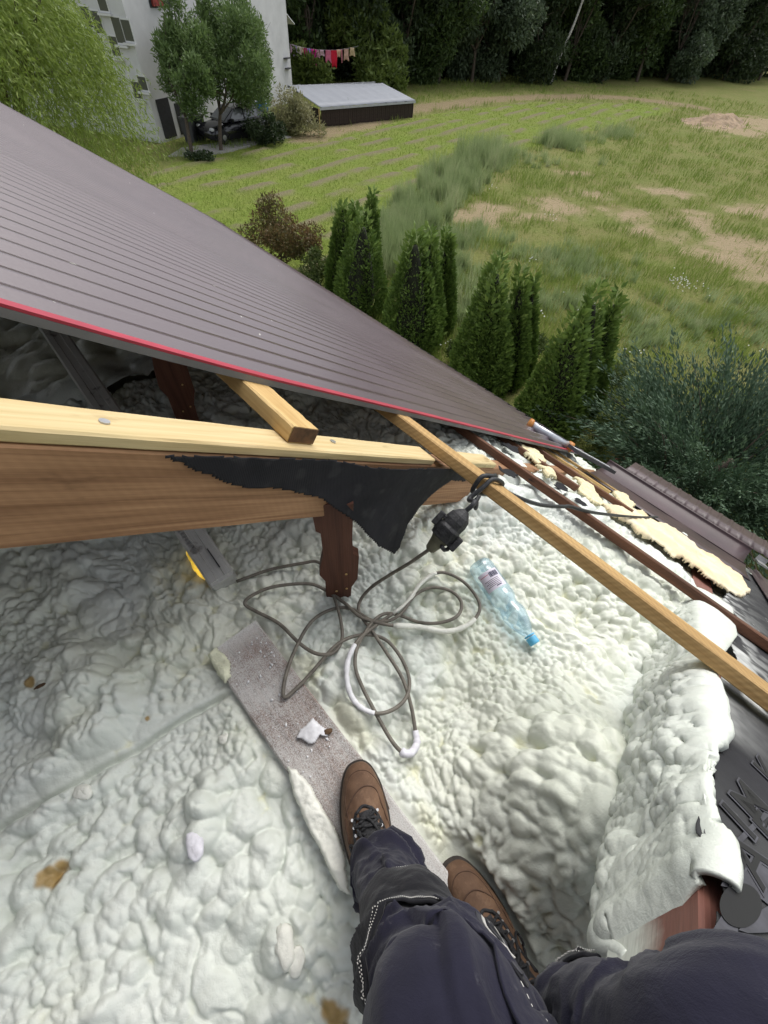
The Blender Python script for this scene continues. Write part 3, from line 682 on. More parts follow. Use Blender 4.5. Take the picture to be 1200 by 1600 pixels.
# ribbed strip outside the gutter: one piece with ribs across
V = []; bs = np.arange(-2.2, .50, .0125)
for i, b in enumerate(bs):
    r = .007 if (i // 2) % 4 == 0 else 0.0
    for u in (4.76, 5.12): V.append(RP(u, b, -.232 + r + (u - 4.76) * .27))
fl = add('ribbed_flashing', V, grid_faces(len(bs), 2), M['gutter']); tag(fl, 'narrow ribbed brown metal strip along the outside of the gutter', 'flashing')
fl.modifiers.new('thick', 'SOLIDIFY').thickness = .0012
sh2 = empty('metal_roof', RP(4.2, -1.9, -.34), 'brown ribbed sheet at the far end of the gutter by the frame edge', 'roof')
sheet(-2.4, -.74, 3.55, 4.5, dz=-.062, parent=sh2)
u, b = on_w(1190, 880, -.33); m = MB(); q = RP(u, b, -.335); m.box(q, (.10, .035, .006), np.stack([S_, B_, N_], 1)); m.box(q + S_ * .09 + N_ * .02, (.006, .035, .022), np.stack([S_, B_, N_], 1))
tag(m.build('gutter_bracket', M['steel']), 'small shiny metal bracket lying past the end of the gutter', 'bracket')

# silver bar with orange rings, lying along the eave; next to it a dark bar stands in for the sheet edge
def bar_along(p0, p1, w_, name): 
    (u0, b0_), (u1, b1_) = on_w(*p0, w_), on_w(*p1, w_); a, c = RP(u0, b0_, w_), RP(u1, b1_, w_); d = c - a; L = np.linalg.norm(d); d /= L
    Y = np.cross(N_, d); Y /= np.linalg.norm(Y); return a, d, Y, np.cross(d, Y), L
a, X, Y, Z, L = bar_along((826, 661), (893, 700), -.262, 'x')
lev = empty('silver_bar', a, 'silver bar with orange rings lying on the lower edge of the brown roof', 'bar')
Wm = basis(a, X, Y, Z); h = L * .085
m = MB(); m.tube([[L * t, 0, 0] for t in (0.03, .5, .97)], h, 14); m.build('tube', M['silver'], lev, True, Wm)
for x0, x1 in ((0, .07), (.90, 1.0)):
    m = MB(); m.tube([[L * x0, 0, 0], [L * x1, 0, 0]], h * 1.25, 14); m.build('ring', M['orange'], lev, True, Wm)
m = MB(); m.box((L * .5, -.02 * L, h * .98), (L * .34, h * .22, .0012)); m.build('stripe', M['dark_bar'], lev, False, Wm)
a, X, Y, Z, L = bar_along((895, 701), (953, 733), -.25, 'y')
tk = empty('ticked_eave_edge', a, 'dark eave edge with pale ticks for glints and foam at its rib ends beyond the silver bar', 'bar'); Wm = basis(a, X, Y, Z)
m = MB(); m.box((L / 2, 0, 0), (L / 2, .062, .010)); m.build('bar', M['dark_bar'], tk, False, Wm)
for i in range(12):
    m = MB(); m.box((L * (.05 + .08 * i), .004, .0112), (.0075, .022 - .008 * (i % 2), .0012)); m.build('tick', M['white_tick'], tk, False, Wm)  # ticks paint the glints and foam sealing at the rib ends

# ================================================================== roofing membrane
def poly_sheet(name, uvpoly, toworld, step, mat, thick=.0012, ripple=.004, seed=1, dust=None, seam=None):
    uv = np.array(uvpoly); lo, hi = uv.min(0), uv.max(0)
    gx = np.arange(lo[0] - step, hi[0] + step, step); gy = np.arange(lo[1] - step, hi[1] + step, step); GX, GY = np.meshgrid(gx, gy, indexing='ij')
    jx = GX + step * 1.5 * (vnoise(GX / step * .17, GY / step * .19, seed) - .5); jy = GY + step * 1.5 * (vnoise(GX / step * .18, GY / step * .16, seed + 3) - .5)
    ins = inside(uvpoly, jx, jy); Q = grid_faces(len(gx), len(gy)); keep = ins.ravel()[Q].sum(1) >= 3; Q = Q[keep]
    H = ripple * (fbm(GX * 9, GY * 9, seed, 3) - .5) * 2
    P = toworld(jx, jy, H).reshape(-1, 3); used = np.unique(Q); mp = np.full(len(P), -1); mp[used] = np.arange(len(used))
    d = (dust(jx, jy).ravel() if dust is not None else np.zeros(len(P)))[used]
    o = add(name, P[used], mp[Q], mat, smooth=True, attrs=dict(dust=d)); md = o.modifiers.new('thick', 'SOLIDIFY'); md.thickness = thick
    return o
# torn flap over the near face of the big rafter
fpx = [(236, 709), (262, 716), (290, 727), (312, 739), (332, 744), (362, 758), (398, 764), (412, 761), (440, 764), (468, 770), (500, 776), (518, 788), (540, 800), (556, 818), (566, 828), (588, 838), (600, 822), (618, 800), (640, 780), (668, 758), (692, 742), (716, 744), (716, 722), (560, 719), (400, 713)]
fl_uv = [on_b(x, y, RB0 - .006) for x, y in fpx]
def flap_w(u, w_, H):
    lowr = np.clip((-.43 - w_) / .2, 0, 1)
    return EYE + KR * (u[..., None] * S_ + (RB0 - .008 - .036 * sstep(.72, .95, u) - .04 * lowr ** 1.4 * (0.5 + fbm(u * 6, w_ * 3, 5, 2)) + H * .9 * (.3 + lowr))[..., None] * B_ + w_[..., None] * N_)
fo = poly_sheet('membrane_flap', fl_uv, flap_w, .0045, M['membrane'], ripple=.006, seed=4, dust=lambda u, w_: 0.025 * sstep(.6, .8, fbm(u * 30, w_ * 30, 3, 3)))
tag(fo, 'torn black membrane flap hanging in a point over the brown rafter', 'membrane')
for (pxs, lab) in (([(690, 742), (718, 728), (740, 733), (716, 752)], ''),):
    pass
# the printed membrane over the next bays
mpx = [(1112, 1500), (1118, 1440), (1132, 1390), (1124, 1355), (1115, 1330), (1096, 1310), (1084, 1290), (1098, 1255), (1106, 1235), (1114, 1205), (1110, 1184), (1124, 1172), (1141, 1160), (1112, 1150), (1100, 1112)]
mw_ = -.371
mp_ = [on_w(x, y, mw_) for x, y in mpx] + [(1.16, -.315), (1.35, -.36), (1.62, -.43), (1.9, -.40), (2.15, -.53), (2.45, -.43), (2.9, -.50), (3.2, -.62), (3.6, -.56), (4.05, -.66), (4.3, -.70), (4.3, -2.0), (.15, -2.0)]
def mem_w(u, b, H):
    curl = .014 * np.exp(-np.maximum(0, -b - .31) / .03) * sstep(.25, .5, vnoise(u * 9, 1.5, 3))
    return EYE + KR * (u[..., None] * S_ + b[..., None] * B_ + (mw_ + H)[..., None] * N_)
def mem_dust(u, b):
    e = np.exp(-np.maximum(0, -b - .32) / .045) * sstep(1.02, 1.12, u) * (1 - sstep(1.24, 1.4, u)) * 1.2
    e += .8 * np.exp(-np.maximum(0, -b - .46) / .06) * sstep(1.25, 1.4, u) * sstep(.4, .6, fbm(u * 20, b * 20, 2, 3))
    fl = (vnoise(u * 70, b * 70, 8) > .975) * .8
    return np.clip(e * (.55 + .9 * fbm(u * 60, b * 60, 4, 3)) + fl + .10 * fbm(u * 4, b * 4, 6, 2), 0, 1)
mem = poly_sheet('printed_membrane', mp_, mem_w, .0065, M['membrane'], ripple=.0022, seed=9, dust=mem_dust)
tag(mem, 'dark grey roofing membrane printed with big outlined letters, torn along the foam', 'membrane')
# print on it: letters run up the slope, their tops towards the foam
_t = np.array(on_w(1160, 1252, mw_)) - np.array(on_w(1118, 1318, mw_)); TXL = np.linalg.norm(_t) / 2; TXT = _t / np.linalg.norm(_t)
def letter(ch, px, size, mat, off, lift_, name='printed_letter', shear=0):
    cu = bpy.data.curves.new(name, 'FONT'); cu.body = ch; cu.size = size * KR; cu.offset = off * KR; cu.extrude = .0002; cu.align_x = 'CENTER'; cu.align_y = 'CENTER'; cu.resolution_u = 4
    u, b = on_w(*px, mw_); X = TXT[0] * S_ + TXT[1] * B_; Y = np.cross(N_, X)
    tmp = bpy.data.objects.new('tmp', cu); COL.objects.link(tmp); dg = bpy.context.evaluated_depsgraph_get(); dg.update()
    me = bpy.data.meshes.new_from_object(tmp.evaluated_get(dg)); COL.objects.unlink(tmp); bpy.data.objects.remove(tmp)
    me.materials.clear(); me.materials.append(mat)
    return link(name, me, mem, basis(RP(u, b, mw_ + lift_), X * 1.75, Y, N_))
for ch, px in (('3', (1136, 1326)), ('I', (1154, 1287)), ('M', (1172, 1257)), ('K', (1202, 1210))):
    letter(ch, px, .070, M['print_grey'], .0030, .0030, 'printed_letter'); letter(ch, px, .070, M['print_dark'], .0004, .0040, 'letter_fill')
for ch, px in (('A', (1172, 1345)), ('E', (1205, 1305))):
    letter(ch, px, .070, M['print_grey'], .0030, .0030, 'printed_letter'); letter(ch, px, .070, M['print_dark'], .0004, .0040, 'letter_fill')
def print_poly(pxs, mat, lift_, name='printed_shape'):
    uv = [on_w(x, y, mw_) for x, y in pxs]; V = []
    n = len(uv); V = [RP(u, b, mw_ + lift_) for u, b in uv]; V += [RP(u, b, mw_ + lift_ - .0006) for u, b in uv]
    tri = tessellate_polygon([[Vector((u, b, 0)) for u, b in uv]])
    F = [tuple(t) for t in tri] + [tuple(i + n for i in t)[::-1] for t in tri] + [(i, (i + 1) % n, (i + 1) % n + n, i + n) for i in range(n)]
    me = mesh(name, V, F, mat); bpy_fix(me); link(name, me, mem)
print_poly([(1122, 1338), (1200, 1262), (1245, 1215), (1250, 1222), (1200, 1275), (1122, 1352)], M['print_grey'], .0026)
print_poly([(1124, 1385), (1140, 1352), (1168, 1344), (1230, 1340), (1240, 1400), (1205, 1420), (1180, 1400), (1150, 1392)], M['print_grey'], .0024)
cpx = (1153, 1417); print_poly([(cpx[0] + 33 * math.cos(t), cpx[1] + 35 * math.sin(t)) for t in np.linspace(0, 2 * math.pi, 28, endpoint=False)], M['print_dark'], .0044)
print_poly([(1172, 1432), (1222, 1402), (1240, 1430), (1215, 1458), (1165, 1460), (1150, 1455)], M['print_grey'], .0036)
print_poly([(1112, 1452), (1126, 1430), (1150, 1452), (1150, 1462), (1112, 1462)], M['print_grey'], .0030)
# scraps of dark membrane and cream foam along the eave battens
for i, (px, py, r, w_) in enumerate(((800, 700, .05, -.33), (838, 752, .05, -.355), (876, 762, .045, -.36), (905, 785, .04, -.36), (792, 738, .04, -.335))):
    u, b = on_w(px, py, w_); rr = np.random.default_rng(i)
    po = [(u + 1.8 * r * (0.6 + .7 * rr.random()) * math.cos(t), b + r * (0.6 + .7 * rr.random()) * math.sin(t)) for t in np.linspace(0, 6.28, 11, endpoint=False)]
    o = poly_sheet('membrane_scrap', po, lambda U, Bq, H, w_=w_: EYE + KR * (U[..., None] * S_ + Bq[..., None] * B_ + (w_ + H)[..., None] * N_), .007, M['membrane'], ripple=.02, seed=i + 20)
    tag(o, ['curled black membrane scrap standing under the red roof edge', 'black membrane scrap between the two old brown battens', 'crumpled black scrap beside the cream foam chunks', 'lowest black membrane scrap above the amber insulation', 'small black scrap beside the knot of the black cable'][i], 'membrane scrap', 'membrane scraps')

# amber wool along the eave, and cream foam chunks
def lumpy_patch(name, pxpoly, w_, hgt, mat, label, cat, seed, group=None, step=.010, kind=None):
    uv = [on_w(x, y, w_) for x, y in pxpoly]; A = np.array(uv); lo, hi = A.min(0), A.max(0)
    su = max(step, (hi[0] - lo[0]) / 150); sb = max(step * .6, (hi[1] - lo[1]) / 170)
    gx = np.arange(lo[0], hi[0], su); gy = np.arange(lo[1], hi[1], sb); GX, GY = np.meshgrid(gx, gy, indexing='ij')
    jx = GX; jy = GY
    ins = inside(uv, GX + .25 * (fbm(GX * 2, GY * 9, seed, 3) - .5), GY + .07 * (fbm(GX * 2, GY * 9, seed + 3, 3) - .5)); soft = ins.astype(float)
    for _ in range(3): soft = (soft + np.roll(soft, 1, 0) + np.roll(soft, -1, 0) + np.roll(soft, 1, 1) + np.roll(soft, -1, 1)) / 5 * ins
    H = hgt * soft * (.15 + 1.2 * fbm(GX * 6, GY * 14, seed, 5))
    Q = grid_faces(len(gx), len(gy)); Q = Q[ins.ravel()[Q].sum(1) >= 3]
    P = (EYE + KR * (GX[..., None] * S_ + GY[..., None] * B_ + (w_ + H)[..., None] * N_)).reshape(-1, 3); used = np.unique(Q); mp = np.full(len(P), -1); mp[used] = np.arange(len(used))
    o = add(name, P[used], mp[Q], mat, smooth=True); o.modifiers.new('thick', 'SOLIDIFY').thickness = .006
    return tag(o, label, cat, group, kind)
lumpy_patch('insulation_wool', [(930, 788), (960, 798), (1000, 796), (1012, 812), (1040, 822), (1076, 848), (1106, 868), (1134, 888), (1160, 910), (1172, 932), (1150, 934), (1120, 916), (1086, 890), (1050, 868), (1018, 846), (985, 822), (950, 806)], -.370, .032, M['wool'], 'long strip of amber wool insulation lying along the brown gutter', 'insulation', 3)
for i, (poly, lab) in enumerate((([(893, 748), (912, 752), (930, 775), (945, 792), (925, 790), (905, 770)], 'ragged cream foam chunk between the old batten and the gutter'),
                                 ([(955, 770), (975, 776), (992, 792), (985, 800), (965, 788)], 'small cream foam chunk against the gutter wall above the amber wool'),
                                 ([(806, 697), (838, 706), (850, 722), (836, 726), (812, 712)], 'cream foam chunk packed under the end of the red roof edge'),
                                 ([(838, 728), (862, 740), (870, 750), (852, 748)], 'thin cream foam crumb between the two old battens'))):
    lumpy_patch('foam_chunk', poly, -.352 - .01 * (i < 2), .028, M['cream_foam'], lab, 'foam chunk', 30 + i, 'cream foam chunks at the eave', .006)

# ================================================================== things lying on the foam
# the dusty plank
bw2 = BW; zt_ = bA + np.array([0, 0, -.024])
pl = link('plank', None if False else (lambda: (lambda me: me)(beam_mesh('plank', BL, BW, .026, M['board'], 55, .004, .002)))(), None, basis(bA + bY * BW / 2 + np.array([0, 0, -.026]), bX, bY, np.array([0, 0, 1.0])))
tag(pl, 'old dark plank dusted white with foam, lying under the left boot', 'plank')
def blob(name, c, r, mat, label, cat, group=None, seed=0, parent=None, flat=.6, rough=.5):
    n1, n2 = 22, 16; V = []; rr = np.random.default_rng(seed); sx, sy = r if hasattr(r, '__len__') else (r, r)
    a0 = rr.random() * 6.28
    for i in range(n2 + 1):
        ph = math.pi * i / n2
        for j in range(n1):
            t = 2 * math.pi * j / n1; d = np.array([math.sin(ph) * math.cos(t), math.sin(ph) * math.sin(t), math.cos(ph)])
            k = 1 + rough * (fbm(d[0] * 1.7 + seed, d[1] * 1.7 + d[2] * 1.3 + 5, seed, 3) - .5) * 2
            x, y = d[0] * sx * k, d[1] * sy * k
            V.append([c[0] + x * math.cos(a0) - y * math.sin(a0), c[1] + x * math.sin(a0) + y * math.cos(a0), c[2] + d[2] * min(sx, sy) * flat * k])
    F = []
    for i in range(n2):
        for j in range(n1): F.append((i * n1 + j, (i + 1) * n1 + j, (i + 1) * n1 + (j + 1) % n1, i * n1 + (j + 1) % n1))
    me_o = add(name, V, F, mat, parent, True); 
    return tag(me_o, label, cat, group)
def slab_px(name, pxs, z, th, mat, label, cat, seed, ripple=.004, step=.0022):
    pts = [at_z(x, y, z)[:2] for x, y in pxs]; A = np.array(pts); lo, hi = A.min(0), A.max(0)
    gx = np.arange(lo[0] - step, hi[0] + step, step); gy = np.arange(lo[1] - step, hi[1] + step, step); GX, GY = np.meshgrid(gx, gy, indexing='ij')
    jx = GX + .006 * (fbm(GX * 80, GY * 80, seed, 3) - .5); jy = GY + .006 * (fbm(GX * 80 + 9, GY * 80, seed + 1, 3) - .5)
    ins = inside(pts, jx, jy); Q = grid_faces(len(gx), len(gy)); Q = Q[ins.ravel()[Q].sum(1) >= 3]; soft = ins.astype(float)
    for _ in range(6): soft = (soft + np.roll(soft, 1, 0) + np.roll(soft, -1, 0) + np.roll(soft, 1, 1) + np.roll(soft, -1, 1)) / 5 * ins
    Z = EYE[2] + z + th * soft * (.5 + fbm(GX * 40, GY * 40, seed, 3)) + ripple * (fbm(GX * 26, GY * 26, seed + 5, 3) - .4)
    P = np.stack([GX, GY, Z], -1).reshape(-1, 3); used = np.unique(Q); mp = np.full(len(P), -1); mp[used] = np.arange(len(used))
    o = add(name, P[used], mp[Q], mat, smooth=True); o.modifiers.new('thick', 'SOLIDIFY').thickness = .004; return tag(o, label, cat)
slab_px('foam_crust', [(324, 1024), (338, 1012), (352, 1022), (362, 1040), (361, 1058), (352, 1070), (340, 1052)], BRD_Z + .004, .010, M['lump'], 'pale wedge of foam stuck to the top left corner of the plank', 'foam crust', 3)
slab_px('foam_crust', [(448, 1196), (462, 1202), (482, 1222), (500, 1254), (522, 1290), (540, 1330), (548, 1400), (530, 1392), (505, 1340), (480, 1290), (458, 1240)], BRD_Z + .003, .014, M['foam_bit'], 'long pale foam crust along the left edge of the plank beside the boot', 'foam crust', 5, .006)
slab_px('foam_scrap', [(462, 1152), (468, 1140), (478, 1134), (488, 1122), (497, 1130), (506, 1138), (516, 1138), (512, 1150), (500, 1150), (494, 1160), (482, 1164), (476, 1156)], BRD_Z + .006, .004, M['scrap'], 'torn thin white scrap lying on the middle of the plank', 'scrap', 7, .010)
p = at_z(512, 1143, BRD_Z + .008); blob('wood_chip', p, (.010, .006), M['leaf_bit'], 'brown wood chip beside the white scrap on the plank', 'chip', seed=3)
rb = np.random.default_rng(12); proto = None
for i in range(90):                                               # crumbs scattered over the plank
    x, y = rb.random() * .5 * BL + .02, rb.random() * (BW - .02) + .01; c = bA + bX * x + bY * y + np.array([0, 0, .0012])
    if proto is None:
        proto = blob('foam_crumb', c, (.0022, .0018), M['scrap'], 'tiny white foam crumb scattered on the dusty plank', 'crumb', 'crumbs on the plank', 2); pm = proto.data
    else:
        o = proto.copy(); COL.objects.link(o); o.location = Vector(c.tolist()); s = .4 + 1.1 * rb.random() ** 2; o.scale = (s, s * (.7 + .6 * rb.random()), s); o.rotation_euler = (0, 0, rb.random() * 6.28)
for (px, py, r, lab, mt, sd) in ((303, 1322, (.016, .024), 'smooth white oval foam lump lying on the lower left foam', 'white_tape', 3), (130, 1238, (.022, .014), 'broken white foam piece on the left foam by the crease', 'foam_bit', 4), (445, 1478, (.030, .016), 'knobbly pale foam lump near the trouser leg', 'foam_bit', 5), (462, 1500, (.016, .02), 'small pale foam lump below the knobbly one', 'foam_bit', 6),
                                 (350, 1195 - 40, (.012, .012), 'small cream foam lump left of the plank', 'foam_bit', 8)):
    c = on_foam(px, py, .006); blob('foam_lump', c, r, M[mt], lab, 'foam lump', 'loose foam lumps', sd, rough=.35)
for (px, py, lab) in ((811, 1425, 'curled brown leaf on the foam right of the right boot'), (62, 1072, 'small dark twig bit in the upper left foam'), (1002, 1098, 'tiny dark speck on the foam below the yellow batten')):
    c = on_foam(px, py, .004); blob('leaf_bit', c, (.011, .004), M['leaf_bit'], lab, 'debris', 'dark bits on the foam', int(px), flat=.4)

# ---- the looping cable
def c5(L): return [(260 + x / 1.875, 760 + y / 1.875) for x, y in L]
CP = c5([(748, 203), (700, 232), (650, 262), (600, 296), (568, 335), (566, 372), (600, 420), (640, 480), (690, 560), (716, 640), (729, 715), (733, 755), (715, 782), (690, 778), (660, 745), (622, 680), (575, 590), (553, 525), (562, 465), (600, 402), (640, 373), (690, 380), (740, 398), (800, 400), (852, 380), (864, 340), (832, 306), (775, 297), (725, 322), (690, 370), (650, 394), (600, 392), (540, 358), (480, 362), (420, 402), (372, 490), (346, 570), (346, 618), (385, 588), (430, 540), (490, 472), (540, 442), (600, 435), (650, 455), (692, 510), (712, 570), (700, 622), (660, 656), (610, 665), (560, 640), (533, 590), (530, 520), (558, 455), (612, 408), (700, 345), (745, 285), (800, 252), (860, 272), (905, 318), (918, 362), (885, 405), (820, 425), (740, 412), (652, 406), (572, 384), (520, 340), (450, 295), (400, 285), (310, 295), (247, 322), (230, 345), (262, 366), (330, 402), (390, 460), (440, 490), (488, 488), (514, 450), (510, 390), (490, 318), (472, 250), (442, 221), (400, 225), (300, 245), (205, 279)])
dense = spline(np.array(CP), 7); zc = []
pts = []
for i, (x, y) in enumerate(dense):
    z = FLOOR + .03
    for _ in range(3):
        p = at_z(x, y, z); z = foam_top(p[0], p[1], .006) - EYE[2] + .006
    lx = (p - bA) @ bX; ly = (p - bA) @ bY
    if -.01 < lx < BL and -.01 < ly < BW + .01: z = max(z, BRD_Z + .007)
    pts.append([x, y, z])
pts = np.array(pts); z = pts[:, 2]; kz = np.array([np.max(z[max(0, i - 7):i + 8]) for i in range(len(z))]); ker = np.ones(13) / 13
zs = np.convolve(np.pad(kz, 6, 'edge'), ker, 'valid')
zs = zs + .006 * (1 + np.sin(np.arange(len(zs)) * .16))
PLUG_D = .985; plug_a = at_d(663, 862, PLUG_D)                     # the cable comes down out of the plug
nn = 30; zs[:nn] = zs[nn] + (plug_a[2] - EYE[2] - zs[nn]) * (1 - np.arange(nn) / nn) ** 1.6
CPT = np.array([at_z(x, y, zz) for (x, y), zz in zip(pts[:, :2], zs)])
CPT[:5] = np.linspace(at_d(673, 857, PLUG_D), CPT[5], 6)[:5]
cab = empty('power_cable', CPT[len(CPT) // 2], 'long grey brown cable lying in tangled loops on the white foam', 'cable')
V, F = tube_vf(CPT, .0046, 9); add('sheath', V, F, M['cable'], cab, True)
def sleeve(i0, i1, mat, name, r=.0062):
    seg = CPT[i0:i1]; rr = r * (1 + .5 * (vnoise(np.arange(len(seg)) * .9, 3.3, 5) - .5)); rr[0] *= .8; rr[-1] *= .8
    V, F = tube_vf(seg + np.array([0, 0, .0003]), rr, 9); add(name, V, F, mat, cab, True)
sleeve(10 * 7, 13 * 7 + 2, M['white_tape'], 'white_sleeve', .0085); sleeve(48 * 7, 52 * 7, M['scrap'], 'foam_coating', .0064); sleeve(59 * 7 + 4, 63 * 7, M['foam_bit'], 'foam_coating', .0072); sleeve(53 * 7 + 4, 56 * 7, M['foam_bit'], 'foam_coating', .0056)

# ---- black waterproof plug connector hanging from the knot
kn = on_w(770, 752, B1_T + .006); KN = RP(kn[0], kn[1], B1_T + .006)
pc_top = at_d(727, 800, .97); pc_bot = at_d(672, 858, PLUG_D)
con = empty('cable_connector', pc_bot, 'chunky black rubber plug and socket hanging on a black cable from the yellow batten', 'plug')
ax = pc_top - pc_bot; Lc = np.linalg.norm(ax); ax /= Lc; Zc_ = -ray(700, 830); Zc_ = Zc_ - ax * (Zc_ @ ax); Zc_ /= np.linalg.norm(Zc_); Yc = np.cross(Zc_, ax)
Wc = basis(pc_bot, ax, Yc, Zc_); RL = np.eye(4); RL[:3, :3] = np.array([[0, 0, 1], [0, 1, 0], [-1, 0, 0]])
s_ = Lc / .105
m = MB(); m.lathe([(.007 * s_, -.004 * s_), (.011 * s_, .0), (.016 * s_, .022 * s_), (.020 * s_, .030 * s_), (.020 * s_, .034 * s_)], 16, RL); m.build('plug_body', M['olive_rubber'], con, True, Wc)
m = MB(); m.lathe([(.021 * s_, .030 * s_), (.026 * s_, .032 * s_), (.0275 * s_, .040 * s_), (.0275 * s_, .058 * s_), (.024 * s_, .064 * s_), (.025 * s_, .078 * s_), (.022 * s_, .092 * s_), (.013 * s_, .102 * s_), (.007 * s_, .108 * s_)], 10, RL); m.build('socket_body', M['rubber'], con, False, Wc)
m = MB()
for k in range(7): m.lathe([(.0290 * s_, (.041 + .0024 * k) * s_), (.0290 * s_, (.0422 + .0024 * k) * s_)], 14, RL)
m.build('grip_ribs', M['rubber'], con, False, Wc)
for sgn, x0 in ((1, .060), (-1, .044)):
    m = MB(); m.box((x0 * s_, sgn * .031 * s_, .004 * s_), (.016 * s_, .0065 * s_, .012 * s_)); m.box((x0 * s_ + sgn * .010 * s_, sgn * .026 * s_, .004 * s_), (.005 * s_, .008 * s_, .010 * s_)); o = m.build('cap_lug', M['rubber'], con, False, Wc)
    md = o.modifiers.new('b', 'BEVEL'); md.width = .003; md.segments = 2
m = MB(); m.tube(np.array([[.022, -.012, .018], [.020, -.022, .010], [.024, -.026, 0], [.034, -.026, -.006]]) * s_, .0045 * s_, 8); m.build('cap_strap', M['rubber'], con, True, Wc)
# black cable: from the connector up, knotted twice round the batten, then off to the right
bt = [kn[0] - .065, kn[0] + .045]
def kp(u, b, w_): return RP(uB1 + u, kn[1] + b, w_)
kpath = [pc_top + ax * .0, pc_top + ax * .03, kp(-.035, .012, -.375), kp(-.012, .004, -.325), kp(.01, .002, -.294), kp(.05, -.008, -.292), kp(.088, -.012, -.305), kp(.092, -.006, -.340), kp(.06, .012, -.358), kp(0, .026, -.360), kp(-.016, .028, -.335), kp(-.010, .026, -.298), kp(.035, .012, -.288), kp(.075, .020, -.292), kp(.098, .012, -.31), kp(.16, -.03, -.33), kp(.32, -.10, -.335), kp(.50, -.145, -.322), kp(.56, -.155, -.318), kp(.80, -.21, -.325), kp(1.3, -.28, -.335), kp(1.9, -.36, -.340), kp(2.5, -.42, -.345)]
bc = empty('black_cable', KN, 'black cable knotted twice around the long yellow batten and led off to the gutter', 'cable')
V, F = tube_vf(spline(kpath, 8), .0058, 10); add('sheath', V, F, M['black_cable'], bc, True)
m = MB(); m.tube(spline([kp(-.02, -.004, -.352), kp(-.035, -.012, -.372), kp(-.03, -.02, -.388), kp(-.012, -.012, -.384), kp(-.006, .004, -.366)], 6), .005, 8); m.build('loose_loop', M['black_cable'], bc, True)

# ---- water bottle half sunk in the foam
ba = on_foam(747, 880, .028); bb = on_foam(834, 1003, .024); ax = bb - ba; Lb = np.linalg.norm(ax); ax /= Lb
bt_ = empty('water_bottle', ba, 'empty clear blue plastic water bottle with a blue cap lying on the foam', 'bottle')
Zb = np.array([0, 0, 1.0]); Zb = Zb - ax * (Zb @ ax); Zb /= np.linalg.norm(Zb); Yb = np.cross(Zb, ax)
k = NT('clear_blue_plastic'); fr = k.t.nodes.new('ShaderNodeLayerWeight'); fr.inputs['Blend'].default_value = .35
tr = k.t.nodes.new('ShaderNodeBsdfTransparent'); tr.inputs[0].default_value = (.86, .95, 1.0, 1)
gl = k.t.nodes.new('ShaderNodeBsdfGlossy'); gl.inputs['Roughness'].default_value = .10
df = k.t.nodes.new('ShaderNodeBsdfDiffuse'); df.inputs[0].default_value = (.50, .76, .95, 1)
m1 = k.t.nodes.new('ShaderNodeMixShader'); m1.inputs[0].default_value = .12; m2 = k.t.nodes.new('ShaderNodeMixShader')
rr_ = k.math('MULTIPLY', fr.outputs['Facing'], .35); rr_ = k.math('ADD', rr_, .06)
k.t.links.new(tr.outputs[0], m1.inputs[1]); k.t.links.new(df.outputs[0], m1.inputs[2]); k.t.links.new(rr_, m2.inputs[0]); k.t.links.new(m1.outputs[0], m2.inputs[1]); k.t.links.new(gl.outputs[0], m2.inputs[2]); k.t.links.new(m2.outputs[0], k.out.inputs[0])
M['pet'] = k.m; M['cap'] = simple('blue_cap', (.10, .42, .66), .4, .08)
Rb = .043; RX = np.eye(4); RX[:3, :3] = np.array([[0, 0, 1], [0, 1, 0], [-1, 0, 0]])
prof = [(.018, .006), (.034, .0), (.041, .008), (.043, .02), (.043, .030), (.041, .034), (.043, .040), (.043, .118), (.041, .124), (.043, .130), (.042, .146), (.035, .160), (.033, .168), (.036, .178), (.040, .192), (.040, .206), (.034, .232), (.024, .256), (.0145, .272), (.0135, .280)]
sc_ = Lb / .298; prof = [(r * sc_ * .96, z * sc_) for r, z in prof]
V = []; seg = 30
for r, z in prof:
    for j in range(seg):
        t = 2 * math.pi * j / seg; d = 1 + .10 * (fbm(math.cos(t) * 1.4 + z * 18, math.sin(t) * 1.4 + z * 9, 4, 2) - .5) * (r > .02)
        V.append([z, r * d * math.cos(t), r * d * math.sin(t)])
F = [(i * seg + j, i * seg + (j + 1) % seg, (i + 1) * seg + (j + 1) % seg, (i + 1) * seg + j) for i in range(len(prof) - 1) for j in range(seg)]
F.append(tuple(range(seg))[::-1])
Wb = basis(ba, ax, Yb, Zb); add('bottle_body', V, F, M['pet'], bt_, True, mw=Wb)
m = MB(); m.lathe([(.0165 * sc_, .282 * sc_), (.0168 * sc_, .286 * sc_), (.0168 * sc_, .302 * sc_), (.0155 * sc_, .305 * sc_)], 28, RX); m.build('cap', M['cap'], bt_, False, Wb)
m = MB(); m.lathe([(.0175 * sc_, .275 * sc_), (.0175 * sc_, .279 * sc_)], 24, RX); m.build('cap_ring', M['cap'], bt_, False, Wb)
def wrap(name, z0, z1, a0, a1, mat, off):
    V = []; na, nz = 14, 4
    for i in range(nz + 1):
        for j in range(na + 1):
            t = math.radians(a0 + (a1 - a0) * j / na); r = (.043 * .96 + off) * sc_ * 1.03; V.append([(z0 + (z1 - z0) * i / nz) * sc_, r * math.cos(t), r * math.sin(t)])
    o = add(name, V, grid_faces(nz + 1, na + 1), mat, bt_, True, mw=Wb); return o
M['label_w'] = simple('bottle_label', (.70, .66, .76), .5, .06); M['ink'] = simple('label_ink', (.05, .05, .10), .6, .05); M['ink_red'] = simple('label_ink_red', (.45, .04, .08), .6)
wrap('label', .048, .112, 62, 160, M['label_w'], .0008)
for i in range(9): wrap('barcode_bar', .055, .073, 70 + i * 4.6, 70 + i * 4.6 + (2.8 if i % 3 else 3.7), M['ink'], .0014)
